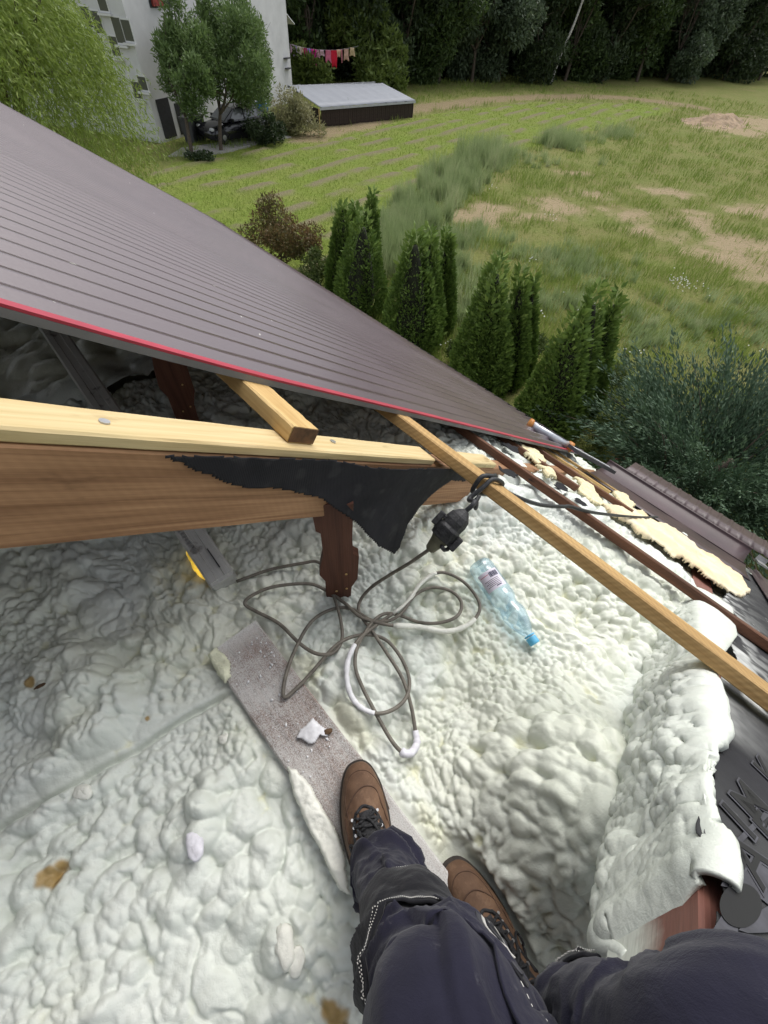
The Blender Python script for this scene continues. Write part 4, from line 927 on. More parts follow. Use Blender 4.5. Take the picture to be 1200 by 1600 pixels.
for i in range(5): wrap('text_line', .079 + i * .005, .0805 + i * .005, 80, 146 - 10 * (i % 2), M['print_grey'], .0014)
wrap('text_line', .103, .1065, 84, 108, M['ink'], .0014); wrap('red_line', .060, .0615, 112, 152, M['ink_red'], .0014)

# ---- yellow glow beside the strut foot: put in as an emissive patch, no lamp below
k = NT('emissive_foam'); nz = k.noise(k.coord('Object'), 24, 4, .6)
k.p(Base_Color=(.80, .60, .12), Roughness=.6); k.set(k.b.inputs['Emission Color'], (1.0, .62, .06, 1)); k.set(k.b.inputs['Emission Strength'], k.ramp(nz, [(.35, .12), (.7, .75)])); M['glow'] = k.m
slab_px('glow_patch', [(288, 842), (300, 838), (322, 850), (330, 880), (338, 905), (330, 914), (316, 905), (302, 890), (292, 868)], FLOOR + .055, .014, M['glow'], 'small foam patch made to glow yellow at the foot of the grey metal profile', 'glow patch', 9, .01)

# ================================================================== the person: work trousers, boots, and the rest behind the camera
def fabric(name, c, bump=.35):
    k = NT(name); v = k.coord('Object'); n = k.noise(v, 11, 5, .6); wv = k.noise(v, 900, 2, .5)
    col = k.mix(k.ramp(n, [(.35, 0.0), (.75, 1.0)]), tuple(t * .8 for t in c), tuple(min(1, t * 1.35) for t in c))
    dust = k.ramp(k.noise(v, 38, 5, .7), [(.63, 0.0), (.8, .30)]); col = k.mix(dust, col, (.30, .29, .30))
    k.p(Base_Color=col, Roughness=.9, Specular_IOR_Level=.15, Sheen_Weight=.12, Sheen_Roughness=.5)
    k.bump(k.math('ADD', k.math('MULTIPLY', wv, .25), k.math('MULTIPLY', k.noise(v, 26, 5, .6, .6), 2.0)), bump, .004); return k.m
M['navy'] = fabric('navy_work_fabric', (.017, .0165, .030)); M['patch'] = fabric('black_knee_fabric', (.014, .014, .017))
M['stitch'] = simple('white_stitching', (.50, .49, .46), .8, .1)
def leather():
    k = NT('brown_nubuck'); v = k.coord('Object'); n = k.noise(v, 16, 5, .62); f = k.noise(v, 260, 4, .6); b = k.noise(v, 42, 4, .65)
    col = k.ramp(n, [(.28, (.080, .045, .028)), (.72, (.190, .112, .068))]); col = k.mix(k.ramp(b, [(.55, 0.0), (.78, .55)]), col, (.27, .175, .11))
    col = k.mix(k.ramp(f, [(.62, 0.0), (.8, .3)]), col, (.36, .28, .2))
    k.p(Base_Color=col, Roughness=.75, Specular_IOR_Level=.25); k.bump(k.math('ADD', f, k.math('MULTIPLY', n, 1.2)), .3, .0015); return k.m
M['leather'] = leather(); M['sole'] = simple('boot_sole', (.035, .027, .022), .8, .4, 60, .3); M['lace'] = simple('dark_lace', (.020, .020, .022), .8, .6, 200, .6, 300); M['eyelet'] = M['steel']
M['seam'] = simple('leather_seam', (.075, .038, .022), .8, .2); M['skin'] = simple('skin', (.52, .33, .25), .55, .1, 20); M['jacket'] = fabric('dark_jacket', (.03, .03, .045)); M['hair'] = simple('hair', (.04, .028, .02), .7, .3, 80, .5)
PEL = EYE + np.array([.36, -.36, -.43])
person = empty('person', PEL + np.array([0, 0, -.6]), 'person in navy work trousers and brown boots sitting at the roof opening', 'person')

def make_boot(key, side):
    a, d, z = BOOT[key]; o = np.array([a[0], a[1], EYE[2] + z]); Xb = np.array([d[1], -d[0], 0])
    W = basis(o, Xb, d, np.array([0, 0, 1.0]))
    def loft(rows, nz, name, mat, parent, top=True):
        R = np.array(rows); zz = np.linspace(R[0, 0], R[-1, 0], nz); g = [np.interp(zz, R[:, 0], R[:, i]) for i in range(5)]
        for i in (1, 3, 4):                                      # soften the profile
            for _ in range(2): g[i][1:-1] = (g[i][:-2] + 2 * g[i][1:-1] + g[i][2:]) / 4
        K = 56; V = []
        for i in range(nz):
            yf, yb, wh, wb = g[1][i], g[2][i], g[3][i], g[4][i]
            for k in range(K):
                t = 2 * math.pi * k / K; c, s = math.cos(t), math.sin(t); y = (yf + yb) / 2 + (yf - yb) / 2 * (abs(c) ** .82) * (1 if c >= 0 else -1)
                yn = (y - yb) / (yf - yb + 1e-6); wdt = wh + (wb - wh) * sstep(.25, .72, yn); x = wdt * (abs(s) ** .78) * (1 if s >= 0 else -1)
                x += side * .010 * sstep(-.16, 0.0, y) - side * .004 * math.sin(math.pi * yn)
                cr = .0022 * (fbm(x * 60, y * 60 + zz[i] * 40, 3, 3) - .5) + .0018 * math.sin(y * 330 + x * 50) * math.exp(-((y + .105) / .028) ** 2) * sstep(.04, .06, zz[i])
                V.append([x * (1 + cr * 8), y, zz[i] + cr * 2])
        F = [(i * K + k, i * K + (k + 1) % K, (i + 1) * K + (k + 1) % K, (i + 1) * K + k) for i in range(nz - 1) for k in range(K)]
        n0 = len(V); V.append([0, (g[1][0] + g[2][0]) / 2, zz[0]]); F += [(n0, (k + 1) % K, k) for k in range(K)]
        if top: V.append([0, (g[1][-1] + g[2][-1]) / 2, zz[-1]]); F += [(n0 + 1, (nz - 1) * K + k, (nz - 1) * K + (k + 1) % K) for k in range(K)]
        return add(name, V, F, mat, parent, True, mw=W), V, F
    up, V, F = loft([(.022, -.003, -.297, .034, .047), (.036, -.001, -.297, .034, .0475), (.050, -.008, -.296, .034, .0445), (.061, -.024, -.295, .034, .0395), (.069, -.048, -.294, .034, .034), (.078, -.080, -.293, .034, .031), (.090, -.108, -.292, .034, .031), (.108, -.132, -.29, .036, .034), (.135, -.150, -.288, .040, .040), (.165, -.160, -.285, .043, .043)], 34, 'boot', M['leather'], person)
    loft([(0, .001, -.300, .036, .049), (.010, .004, -.302, .0375, .0515), (.024, .004, -.301, .0375, .0515), (.027, .001, -.298, .035, .049)], 8, 'sole', M['sole'], up)
    bv = BVHTree.FromPolygons([Vector(v) for v in V], F)
    def drape(pts, lift=.0006):
        out = []
        for x, y in pts:
            h = bv.ray_cast(Vector((x, y, .4)), Vector((0, 0, -1)))[0]; out.append([x, y, (h.z if h else .05) + lift])
        return out
    def line(pts, r, mat, name, lift=.0004, m=6):
        V2, F2 = tube_vf(spline(drape([tuple(p) for p in spline(np.array(pts), m)], lift), 2), r, 7); add(name, V2, F2, mat, up, True, mw=W)
    sx = side * .008
    line([(-.040, -.125), (-.034, -.085), (-.018 + sx, -.058), (.004 + sx, -.050), (.024 + sx, -.060), (.036, -.088), (.040, -.125)], .0013, M['seam'], 'toe_seam')
    line([(-.038 + sx, -.10), (-.036 + sx, -.06), (-.020 + sx, -.028), (sx, -.020), (.022 + sx, -.030), (.036 + sx, -.06), (.040 + sx, -.10)], .0009, M['seam'], 'toe_seam', .0002)
    # tongue: dark padded throat, with eyelet facings and criss-cross laces
    P = []; ny, nx = 16, 9
    for i in range(ny):
        y = -.088 - .075 * i / (ny - 1); hw = .012 + .010 * sstep(0, .4, i / ny)
        P += drape([(sx * .3 + hw * (2 * j / (nx - 1) - 1), y) for j in range(nx)], .0022)
    add('tongue', P, grid_faces(ny, nx), M['lace'], up, True, mw=W)
    for sg in (-1, 1): line([(sg * .014, -.086), (sg * .022, -.100), (sg * .027, -.122), (sg * .029, -.150), (sg * .030, -.165)], .0032, M['lace'], 'facing', .001)
    line([(-.014, -.087), (0, -.080), (.014, -.087)], .0030, M['lace'], 'facing', .001)
    rr = np.random.default_rng(5 + side)
    for i in range(6):
        y = -.094 - .012 * i
        for sg in (-1, 1):
            j = (rr.random(4) - .5) * .004
            line([(sg * -.021 + j[0], y), (sg * -.008 + j[1], y - .004), (sg * .010 + j[2], y - .008), (sg * .023 + j[3], y - .011)], .0024, M['lace'], 'lace', .0042 + .0015 * (sg > 0))
        for sg in (-1, 1):
            h = drape([(sg * .0245, y)], .0036)[0]; m = MB(); m.tube([[h[0], h[1], h[2] - .001], [h[0], h[1], h[2] + .0012]], .0026, 9); m.build('eyelet', M['eyelet'], up, False, W)
    for L in ([(.004, -.150), (-.020, -.140), (-.038, -.128), (-.034, -.146), (-.014, -.156)], [(0, -.150), (.024, -.138), (.042, -.130), (.046, -.150), (.028, -.162)], [(.004, -.152), (.014, -.126), (.008, -.108), (.001, -.100)], [(-.002, -.150), (-.014, -.128), (-.020, -.110)]):
        line(L, .0023, M['lace'], 'lace', .0085)
    return o, d, z
boL = make_boot('l', 1); boR = make_boot('r', -1)

def leg_path(ctrl): 
    P = spline(np.array([c[:3] for c in ctrl]), 16); R = spline(np.array([[c[3], c[3], c[3]] for c in ctrl]), 16)[:, 0]; return P, R
def px3(px, py, d): return at_d(px, py, d)
aL = np.array([boL[0][0], boL[0][1], 0]) - boL[1] * .235; aL[2] = EYE[2] + boL[2] + .085
aR = np.array([boR[0][0], boR[0][1], 0]) - boR[1] * .225; aR[2] = EYE[2] + boR[2] + .085
def row(p, r): return [*p, r]
hipL = EYE + np.array([.26, -.47, -.47]); hipR = EYE + np.array([.47, -.30, -.42])
kneeL = px3(652, 1432, .475)
ctrlL = [row(aL + np.array([0, 0, -.015]), .047), row(aL + np.array([.0, .004, .05]), .047), row(px3(602, 1362, .69), .047), row(px3(618, 1402, .61), .051), row(px3(642, 1462, .53), .059), row(px3(678, 1540, .455), .070), row(px3(708, 1620, .395), .083), row(px3(730, 1730, .355), .090), row(hipL, .105)]
ctrlR = [row(aR + np.array([0, 0, -.015]), .052), row(aR + np.array([.02, -.005, .06]), .052), row(px3(868, 1650, .62), .056), row(px3(918, 1640, .52), .060), row(px3(968, 1636, .41), .063), row(px3(1050, 1690, .335), .069), row(px3(1150, 1715, .285), .074), row(px3(1280, 1765, .27), .084), row(hipR, .11)]
def leg(ctrl, seed, foldy):
    P, R = leg_path(ctrl)
    # resample evenly
    L = np.concatenate([[0], np.cumsum(np.linalg.norm(np.diff(P, axis=0), axis=1))]); n = 170; s = np.linspace(0, L[-1], n)
    P = np.stack([np.interp(s, L, P[:, i]) for i in range(3)], 1); R = np.interp(s, L, R)
    for _ in range(6): P[1:-1] = (P[:-2] + 2 * P[1:-1] + P[2:]) / 4
    T = np.gradient(P, axis=0); T /= np.linalg.norm(T, axis=1)[:, None]
    A = EYE - P; A = A - T * (A * T).sum(1)[:, None]; A /= np.linalg.norm(A, axis=1)[:, None]
    for _ in range(25): A[1:-1] = (A[:-2] + A[1:-1] + A[2:]) / 3
    A = A - T * (A * T).sum(1)[:, None]; A /= np.linalg.norm(A, axis=1)[:, None]; Bv = np.cross(T, A)
    return P, R, T, A, Bv, s, L[-1], seed, foldy
def leg_pt(lg, sv, phi, off=0.0):
    P, R, T, A, Bv, s, L, seed, foldy = lg
    sv = np.asarray(sv, float); phi = np.asarray(phi, float)
    f = lambda X: np.stack([np.interp(sv, s, X[:, i]) for i in range(3)], -1)
    p, a, b = f(P), f(A), f(Bv); r = np.interp(sv, s, R)
    cx, cy = np.cos(phi), np.sin(phi)
    q = sv * 16 + 1.1 * fbm(phi * .9 + 3, sv * 5, seed, 2) + foldy * .35 * phi
    w1 = fbm(q, cx * .9 + 2, seed, 2) - .5; w2 = fbm(q * .55 + 9, cy * 1.2 + 4, seed + 3, 2) - .5
    ridge = (1 - np.abs(2 * fbm(q * .62 + 2, cx * .55 + cy * .4 + 3, seed + 9, 2) - 1)) ** 7 + .35 * (1 - np.abs(2 * fbm(q * 1.3 + 12, phi * .7 + sv * 6, seed + 19, 2) - 1)) ** 9
    amp = .5 + .8 * np.exp(-((sv - .08) / .10) ** 2) + .55 * np.exp(-((sv - .36) / .10) ** 2)
    dr = amp * (.020 * w1 + .016 * w2 + .014 * ridge - .005) + .006 * (fbm(sv * 30, phi * 2.2 + sv * 9, seed + 15, 3) - .5) + .0022 * (fbm(sv * 60, phi * 4, seed + 5, 3) - .5) * 2
    dr = dr + .006 * np.sin(phi * 2 + 1 + seed) 
    r = r + dr + off
    return p + (a * cx[..., None] + b * cy[..., None]) * r[..., None]
lgL = leg(ctrlL, 31, 1.0); lgR = leg(ctrlR, 57, -1.2)
def leg_mesh(lg):
    s = np.linspace(0, lg[6], 230); ph = np.linspace(0, 2 * math.pi, 97)[:-1]; Sg, Pg = np.meshgrid(s, ph, indexing='ij')
    hem = .012 * (fbm(Pg, 3.3, lg[7], 2) - .5); V = leg_pt(lg, Sg + hem * (Sg < .02), Pg).reshape(-1, 3); n, k = len(s), len(ph)
    i = np.arange(n - 1)[:, None] * k; j = np.arange(k)[None]; F = np.stack([i + j, i + (j + 1) % k, i + k + (j + 1) % k, i + k + j], -1).reshape(-1, 4); return V, F
VL, FL_ = leg_mesh(lgL); VR, FR_ = leg_mesh(lgR)
# seat of the trousers: an ellipsoid that both legs run into
Xp = (hipR - hipL); Xp /= np.linalg.norm(Xp); Yp = np.cross(np.array([0, 0, 1.0]), Xp); Cp = (hipL + hipR) / 2 + np.array([0, 0, .03])
U, Vv = np.meshgrid(np.linspace(0, math.pi, 25), np.linspace(0, 2 * math.pi, 49)[:-1], indexing='ij')
PV = Cp + (.235 * np.sin(U) * np.cos(Vv))[..., None] * Xp + (.155 * np.sin(U) * np.sin(Vv))[..., None] * Yp + (.15 * np.cos(U))[..., None] * np.array([0, 0, 1.0])
n, k = U.shape; i = np.arange(n - 1)[:, None] * k; j = np.arange(k)[None]; PF = np.stack([i + j, i + (j + 1) % k, i + k + (j + 1) % k, i + k + j], -1).reshape(-1, 4)
Vt = np.vstack([VL, VR, PV.reshape(-1, 3)]); Ft = np.vstack([FL_, FR_ + len(VL), PF + len(VL) + len(VR)])
tro = add('trousers', Vt, Ft, M['navy'], person, True); tro.modifiers.new('thick', 'SOLIDIFY').thickness = .0015
def leg_patch(lg, s0, s1f, ph0, ph1, off, mat, name, parent, ns=44, nph=60):
    ph = np.linspace(ph0, ph1, nph); V = []
    for t in np.linspace(0, 1, ns):
        a = s0(ph) if callable(s0) else s0 + 0 * ph; b = s1f(ph); edge = min(1, 8 * min(t, 1 - t) + .25); V.append(leg_pt(lg, a + (b - a) * t, ph, off * edge))
    o = add(name, np.vstack(V), grid_faces(ns, nph), mat, parent, True); o.modifiers.new('thick', 'SOLIDIFY').thickness = .003; return o
def stitches(lg, sf, ph0, ph1, off, parent, n=46, shift=0.0, r=.00055, name='stitching'):
    m = MB(); ph = np.linspace(ph0, ph1, n * 2 + 1); P = leg_pt(lg, sf(ph) + shift, ph, off)
    for i in range(0, 2 * n, 2): m.put(*tube_vf(np.array([P[i], P[i] * .12 + P[i + 1] * .88]), r, 5))
    o = m.build(name, M['stitch'], parent); o['kind'] = 'stuff'; return o
def knee_s(lg, px, py):                                             # arc length of the path point seen nearest to a pixel
    P = lg[0]; c = (P - EYE) @ CR; X = 600 + FPX * c[:, 0] / -c[:, 2]; Y = 800 - FPX * c[:, 1] / -c[:, 2]
    return lg[5][int(np.argmin((X - px) ** 2 + (Y - py) ** 2))]
sk = knee_s(lgL, 655, 1462)
fL = lambda ph: sk + .046 + .060 * np.minimum(1, (np.abs(ph - .05) / 1.05)) ** 2.0
gL = lambda ph: sk - .055 + .02 * np.abs(ph)
leg_patch(lgL, gL, fL, -1.75, 1.9, .0045, M['patch'], 'knee_patch', tro)
for sh in (-.003, -.0075): stitches(lgL, fL, -1.15, 1.3, .0075, tro, 80, sh)
stitches(lgL, gL, -1.6, -.1, .0055, tro, 30, .004, .0007)
stitches(lgL, lambda ph: sk + .03 + (ph - 1.1) * .32, 1.15, 1.5, .003, tro, 18, 0, .0008)
skr = knee_s(lgR, 955, 1590)
fR = lambda ph: skr - .012 + .055 * np.minimum(1, (np.abs(ph) / 1.05)) ** 2.0
leg_patch(lgR, lambda ph: skr - .13 + 0 * ph, fR, -1.9, 1.9, .0045, M['patch'], 'knee_patch', tro)
for sh in (-.003, -.0075): stitches(lgR, fR, -1.3, 1.3, .0075, tro, 80, sh)
# side pocket with a small oval badge
pk0, pk1 = -1.50, -.62
leg_patch(lgL, lambda ph: sk + .040 + .05 * (ph + .62) ** 2, lambda ph: sk + .24 + 0 * ph, pk0, pk1, .007, M['navy'], 'side_pocket', tro)
stitches(lgL, lambda ph: sk + .05 + (-.70 - ph) * .26, -1.25, -.74, .0095, tro, 26, 0, .0010)
def badge(ph0, s0, rs, rph, off, mat, name):
    t = np.linspace(0, 2 * math.pi, 29)[:-1]; V = np.vstack([leg_pt(lgL, s0 + q * rs * np.cos(t), ph0 + q * rph * np.sin(t), off) for q in (1.0, .55, .02)]); k = 28
    F = [(i * k + j, i * k + (j + 1) % k, (i + 1) * k + (j + 1) % k, (i + 1) * k + j) for i in range(2) for j in range(k)]; o = add(name, V, F, mat, tro, True); o.modifiers.new('t', 'SOLIDIFY').thickness = .001
sb = knee_s(lgL, 700, 1582); badge(-1.10, sb, .030, .20, .0105, M['patch'], 'badge'); badge(-1.10, sb, .026, .15, .0120, M['print_grey'], 'badge_ring'); badge(-1.10, sb, .019, .09, .0132, M['stitch'], 'badge_emblem'); badge(-1.10, sb, .015, .05, .0142, M['patch'], 'badge_emblem')

# body inside the clothes: one continuous skinned figure
def body():
    f = np.array([-Yp[0], -Yp[1], 0]) if (np.array([-Yp[0], -Yp[1]]) @ np.array([-.4, .8])) > 0 else np.array([Yp[0], Yp[1], 0])
    up = np.array([0, 0, 1.0]); x = Xp
    J = []; Rr = []; E = []
    def v(p, r, par=None):
        J.append(p); Rr.append(r if hasattr(r, '__len__') else (r, r)); 
        if par is not None: E.append((par, len(J) - 1))
        return len(J) - 1
    pel = v(Cp, (.15, .11)); ab = v(Cp + up * .20 + f * .0, (.14, .10), pel); ch = v(Cp + up * .40 + f * .05, (.16, .11), ab); nk0 = v(Cp + up * .55 + f * .08, (.08, .075), ch); nk = v(Cp + up * .62 + f * .10, (.052, .055), nk0)
    hd = v(Cp + up * .70 + f * .14, (.072, .085), nk); ht = v(Cp + up * .80 + f * .135, (.075, .088), hd); tp = v(Cp + up * .86 + f * .12, (.045, .05), ht)
    for sg, lg in ((-1, lgL), (1, lgR)):
        P = lg[0]; k1 = P[int(len(P) * .55)]; k2 = P[int(len(P) * .25)]; k3 = P[0]
        a = v(P[-12], (.08, .08), pel); b = v(k1, (.058, .058), a); c = v(k2, (.046, .046), b); v(k3 + up * -.02, (.034, .034), c)
        sh = v(Cp + up * .49 + f * .06 + x * sg * .19, (.062, .062), ch)
        hand = EYE - ray(600, 800) / np.linalg.norm(ray(600, 800)) * .035 + CR @ np.array([sg * .085, -.045, 0])
        el = v(Cp + up * .26 + f * .14 + x * sg * .27, (.046, .046), sh); wr = v(hand + (J[el] - hand) * .26, (.028, .034), el); pm = v(hand + (J[el] - hand) * .10, (.022, .040), wr)
        rt = CR @ np.array([-sg * 1.0, 0, .25]); upv = CR @ np.array([0, 1.0, 0])
        for q, (dy, ln) in enumerate(((.030, .055), (.010, .065), (-.010, .06), (-.030, .05))):
            a0 = v(hand + upv * dy + rt * .0, .0095, pm); a1 = v(hand + upv * dy + rt * ln * .5 + CR @ np.array([0, 0, .014]), .009, a0); v(hand + upv * (dy * .9) + rt * ln, .0075, a1)
        t0 = v(hand + upv * .05 + CR @ np.array([0, 0, .012]), .011, pm); v(hand + upv * .062 + rt * .05 + CR @ np.array([0, 0, .020]), .009, t0)
    me = bpy.data.meshes.new('body'); me.from_pydata([list(map(float, p)) for p in J], E, []); me.update(); o = link('body', me, person)
    o.modifiers.new('skin', 'SKIN'); sv = me.skin_vertices[0].data
    for q, r in zip(sv, Rr): q.radius = r
    sv[0].use_root = True; s2 = o.modifiers.new('sub', 'SUBSURF'); s2.levels = 1; s2.render_levels = 1; me.materials.append(M['skin'])
    # jacket: torso and sleeves
    m = MB(); m.tube(spline([Cp + up * -.04, Cp + up * .12, Cp + up * .27 + f * .02, Cp + up * .42 + f * .05, Cp + up * .51 + f * .065, Cp + up * .565 + f * .08], 5), np.interp(np.linspace(0, 1, 26), [0, .3, .7, .88, 1], [.19, .18, .19, .14, .07]), 24)
    for sg in (-1, 1):
        hand = EYE - ray(600, 800) / np.linalg.norm(ray(600, 800)) * .035 + CR @ np.array([sg * .085, -.045, 0]); el = Cp + up * .26 + f * .14 + x * sg * .27
        m.tube(spline([Cp + up * .49 + f * .05 + x * sg * .10, Cp + up * .48 + f * .06 + x * sg * .20, el, hand + (el - hand) * .30], 6), np.interp(np.linspace(0, 1, 19), [0, .3, .66, 1], [.085, .075, .06, .042]), 16)
    m.build('jacket', M['jacket'], person, True)
    hc = Cp + up * .775 + f * .135; m = MB(); pr = [(.100 * math.sin(t), .112 * math.cos(t)) for t in np.linspace(.02, 1.75, 9)][::-1]; m.lathe(pr, 20, np.array(basis(hc - f * .015, x, f, up))); m.build('hair', M['hair'], person, True)
    for sg in (-1, 1):
        m = MB(); m.lathe([(.002, -.011), (.009, -.007), (.012, 0), (.009, .007), (.002, .011)], 12, np.array(basis(hc + f * .083 + x * sg * .032 - up * .005, x, f, up))); e = m.build('eye', M['stitch'], person, True)
        m = MB(); m.lathe([(.004, -.03), (.016, -.02), (.018, 0), (.014, .02), (.004, .03)], 10, np.array(basis(hc + x * sg * .088 - up * .01, x, f, up))); m.build('ear', M['skin'], person, True)
    m = MB(); m.lathe([(.016, -.03), (.014, -.015), (.009, .005), (.004, .02)], 10, np.array(basis(hc + f * .094 - up * .02, x, f, up))); m.build('nose', M['skin'], person, True)
    m = MB(); m.box(hc + f * .088 - up * .062, (.024, .004, .004), np.stack([x, f, up], 1)); m.build('mouth', M['seam'], person)
body()
ph_ = empty('phone', EYE - ray(600, 800) * .02, 'black phone held in both hands, taking the picture', 'phone')
m = MB(); m.box((0, 0, 0), (.038, .080, .004)); o = m.build('case', M['rubber'], ph_, False, basis(EYE + CR @ np.array([0, -.05, .030]), CR[:, 0], CR[:, 1], CR[:, 2])); o.modifiers.new('b', 'BEVEL').width = .003

# ================================================================== the garden, the field and what stands there
def gP(px, py): return gnd(px, py)[:2]
def z_seen(xy, py):                                              # height above the ground at xy that is seen at image row py
    lo, hi = -1.0, 7.5
    for _ in range(40):
        md = (lo + hi) / 2; c = CR.T @ (np.array([xy[0], xy[1], md]) - EYE); y = 800 - FPX * c[1] / -c[2]
        if y > py: lo = md
        else: hi = md
    return lo
def depth(p): return float(-(CR.T @ (np.asarray(p) - EYE))[2])
def poly_px(L): return [tuple(gP(*q)) for q in L]
mow_poly = poly_px([(230, 275), (300, 245), (420, 225), (505, 212), (560, 203), (650, 183), (720, 172), (830, 160), (1000, 162), (1060, 172), (960, 195), (865, 222), (765, 248), (690, 285), (620, 318), (588, 352), (520, 420), (470, 470), (330, 420), (240, 330)])
me_ = np.array(gP(620, 220)) - np.array(gP(400, 280)); me_ /= np.linalg.norm(me_); mn_ = np.array([-me_[1], me_[0]])
path_px = [(480, 216), (510, 205), (560, 195), (605, 180), (645, 172), (700, 163), (760, 156), (830, 152), (900, 150), (980, 153), (1040, 160), (1090, 168)]
path_w = np.array([gP(*q) for q in path_px])
def seg_dist(x, y, P):
    d = np.full(np.shape(x), 1e9)
    for a, b in zip(P[:-1], P[1:]):
        e = b - a; t = np.clip(((x - a[0]) * e[0] + (y - a[1]) * e[1]) / (e @ e), 0, 1); d = np.minimum(d, np.hypot(x - a[0] - t * e[0], y - a[1] - t * e[1]))
    return d
sand_px = [(760, 330, 1.6, 1.0), (720, 335, 1.0, .6), (870, 322, 1.8, .9), (930, 305, 1.6, .7), (985, 335, 1.6, .8), (1040, 300, 2.0, .6), (1090, 345, 1.8, .9), (1150, 380, 2.6, 1.3), (1190, 420, 2.0, 1.2), (1120, 400, 1.4, .7), (900, 270, 1.2, .4), (1180, 330, 2.5, .6), (850, 340, 1.2, .5), (1000, 360, 1.0, .5), (1185, 192, 6.0, 2.4), (1150, 205, 4.0, 1.5), (1230, 205, 6, 3), (960, 490, .5, .35), (975, 735, .6, .5)]
def masks(x, y):
    n = fbm(x * .35, y * .35, 3, 4); n2 = fbm(x * 1.4, y * 1.4, 5, 4)
    mow = inside(mow_poly, x + .8 * (n - .5), y + .8 * (n2 - .5)).astype(float)
    dirt = 1 - sstep(.7, 1.7, seg_dist(x, y, path_w) + 1.2 * (n2 - .5))
    sand = np.zeros_like(x)
    for (px, py, a, b) in sand_px:
        c = gP(px, py); d = np.hypot((x - c[0]) / a, (y - c[1]) / (b * 1.7)); sand = np.maximum(sand, 1 - sstep(.35, 1.05, d + 1.5 * (n2 - .5) + .4 * (n - .5)))
    q = (x * mn_[0] + y * mn_[1]) + .35 * (fbm(x * .25, y * .25, 8, 2) - .5); rows = np.abs(((q / 1.55) % 1) - .5) * 2
    hay = sstep(.52, .86, rows) * sstep(.36, .54, fbm(x * .8, y * .8, 14, 3)) * mow
    return mow, dirt, sand, hay
def ground():
    xs = np.concatenate([[-400, -200, -100, -60, -45], np.arange(-32, 48, .30), np.linspace(50, 90, 25), [120, 200, 400]])
    ys = np.concatenate([[-400, -100, -30, -10], np.arange(-2, 74, .30), np.linspace(76, 110, 25), [140, 220, 400]])
    X, Y = np.meshgrid(xs, ys, indexing='ij'); mow, dirt, sand, hay = masks(X, Y); inr = (np.abs(X) < 60) & (Y < 110) & (Y > -5)
    Z = .10 * (fbm(X * .3, Y * .3, 2, 3) - .5) * inr + .07 * hay + .05 * (fbm(X * 1.9, Y * 1.9, 5, 3) - .5) * inr
    lush = sstep(.35, .7, fbm(X * .16, Y * .16, 77, 4))
    k = NT('field'); v = k.coord('Object'); n1 = k.noise(v, .5, 6, .65); n2 = k.noise(v, 6, 6, .7); n3 = k.noise(v, 28, 4, .7)
    base = k.mix(k.ramp(n2, [(.3, 0.0), (.7, 1.0)]), (.135, .170, .040), (.235, .255, .078))
    base = k.mix(k.ramp(n1, [(.38, 0.0), (.66, .75)]), base, (.25, .222, .092))
    mw = k.mix(k.ramp(n2, [(.35, 0.0), (.7, 1.0)]), (.150, .215, .034), (.235, .295, .060)); mw = k.mix(k.ramp(n1, [(.4, 0.0), (.7, .5)]), mw, (.27, .265, .09))
    base = k.mix(k.attr('mow'), base, mw); hy = k.mix(n3, (.15, .125, .075), (.30, .26, .17)); base = k.mix(k.math('MULTIPLY', k.attr('hay'), .95), base, hy)
    dr = k.mix(n3, (.24, .175, .11), (.38, .29, .19)); base = k.mix(k.math('MULTIPLY', k.attr('dirt'), k.ramp(n2, [(.3, .4), (.6, 1.0)])), base, dr)
    sn = k.mix(n3, (.30, .225, .135), (.48, .38, .245)); base = k.mix(k.math('MULTIPLY', k.attr('sand'), k.ramp(k.math('ADD', k.math('MULTIPLY', n2, .6), k.math('MULTIPLY', n3, .4)), [(.36, 0.0), (.50, 1.0)])), base, sn)
    base = k.mix(k.ramp(n3, [(.35, .30), (.6, 0.0)]), base, (.035, .042, .014))
    k.p(Base_Color=base, Roughness=.95, Specular_IOR_Level=.1); k.bump(k.math('ADD', n2, k.math('MULTIPLY', n3, .7)), .8, .08); M['field'] = k.m
    o = link('ground', mesh('ground', np.stack([X, Y, Z], -1).reshape(-1, 3), grid_faces(len(xs), len(ys)), M['field'], None, True, dict(mow=mow.ravel(), dirt=dirt.ravel(), sand=sand.ravel(), hay=hay.ravel()))); tag(o, kind='structure')
ground()
# ---- blades and leaves
def blades(name, P, h, wd, mat, lean=.35, label=None, kind='stuff', var=None, seed=0):
    r = np.random.default_rng(seed); n = len(P); a = r.random(n) * 6.283; d = np.stack([np.cos(a), np.sin(a)], 1); ln = lean * h * (r.random(n) ** .7); a2 = r.random(n) * 6.283
    B0 = np.c_[P[:, :2] - d * (wd / 2)[:, None], P[:, 2]]; B1 = np.c_[P[:, :2] + d * (wd / 2)[:, None], P[:, 2]]
    T_ = np.c_[P[:, 0] + np.cos(a2) * ln, P[:, 1] + np.sin(a2) * ln, P[:, 2] + h]
    V = np.stack([B0, B1, T_], 1).reshape(-1, 3); F = np.arange(3 * n).reshape(-1, 3); vv = r.random(n) if var is None else np.clip(var + .3 * (r.random(n) - .5), 0, 1)
    o = add(name, V, F, mat, attrs=dict(var=np.repeat(vv, 3)), mw=Matrix()); 
    return tag(o, label, None, None, kind)
M['grass'] = leaf_mat('meadow_grass', (.125, .195, .034), (.225, .295, .062), (.36, .35, .14), .4, .7)
M['tallgrass'] = leaf_mat('tall_weeds', (.20, .27, .10), (.31, .38, .18), (.46, .47, .28), .4, .7)
M['stubble'] = leaf_mat('mown_grass', (.150, .225, .032), (.25, .315, .060), (.35, .34, .13), .4, .7)
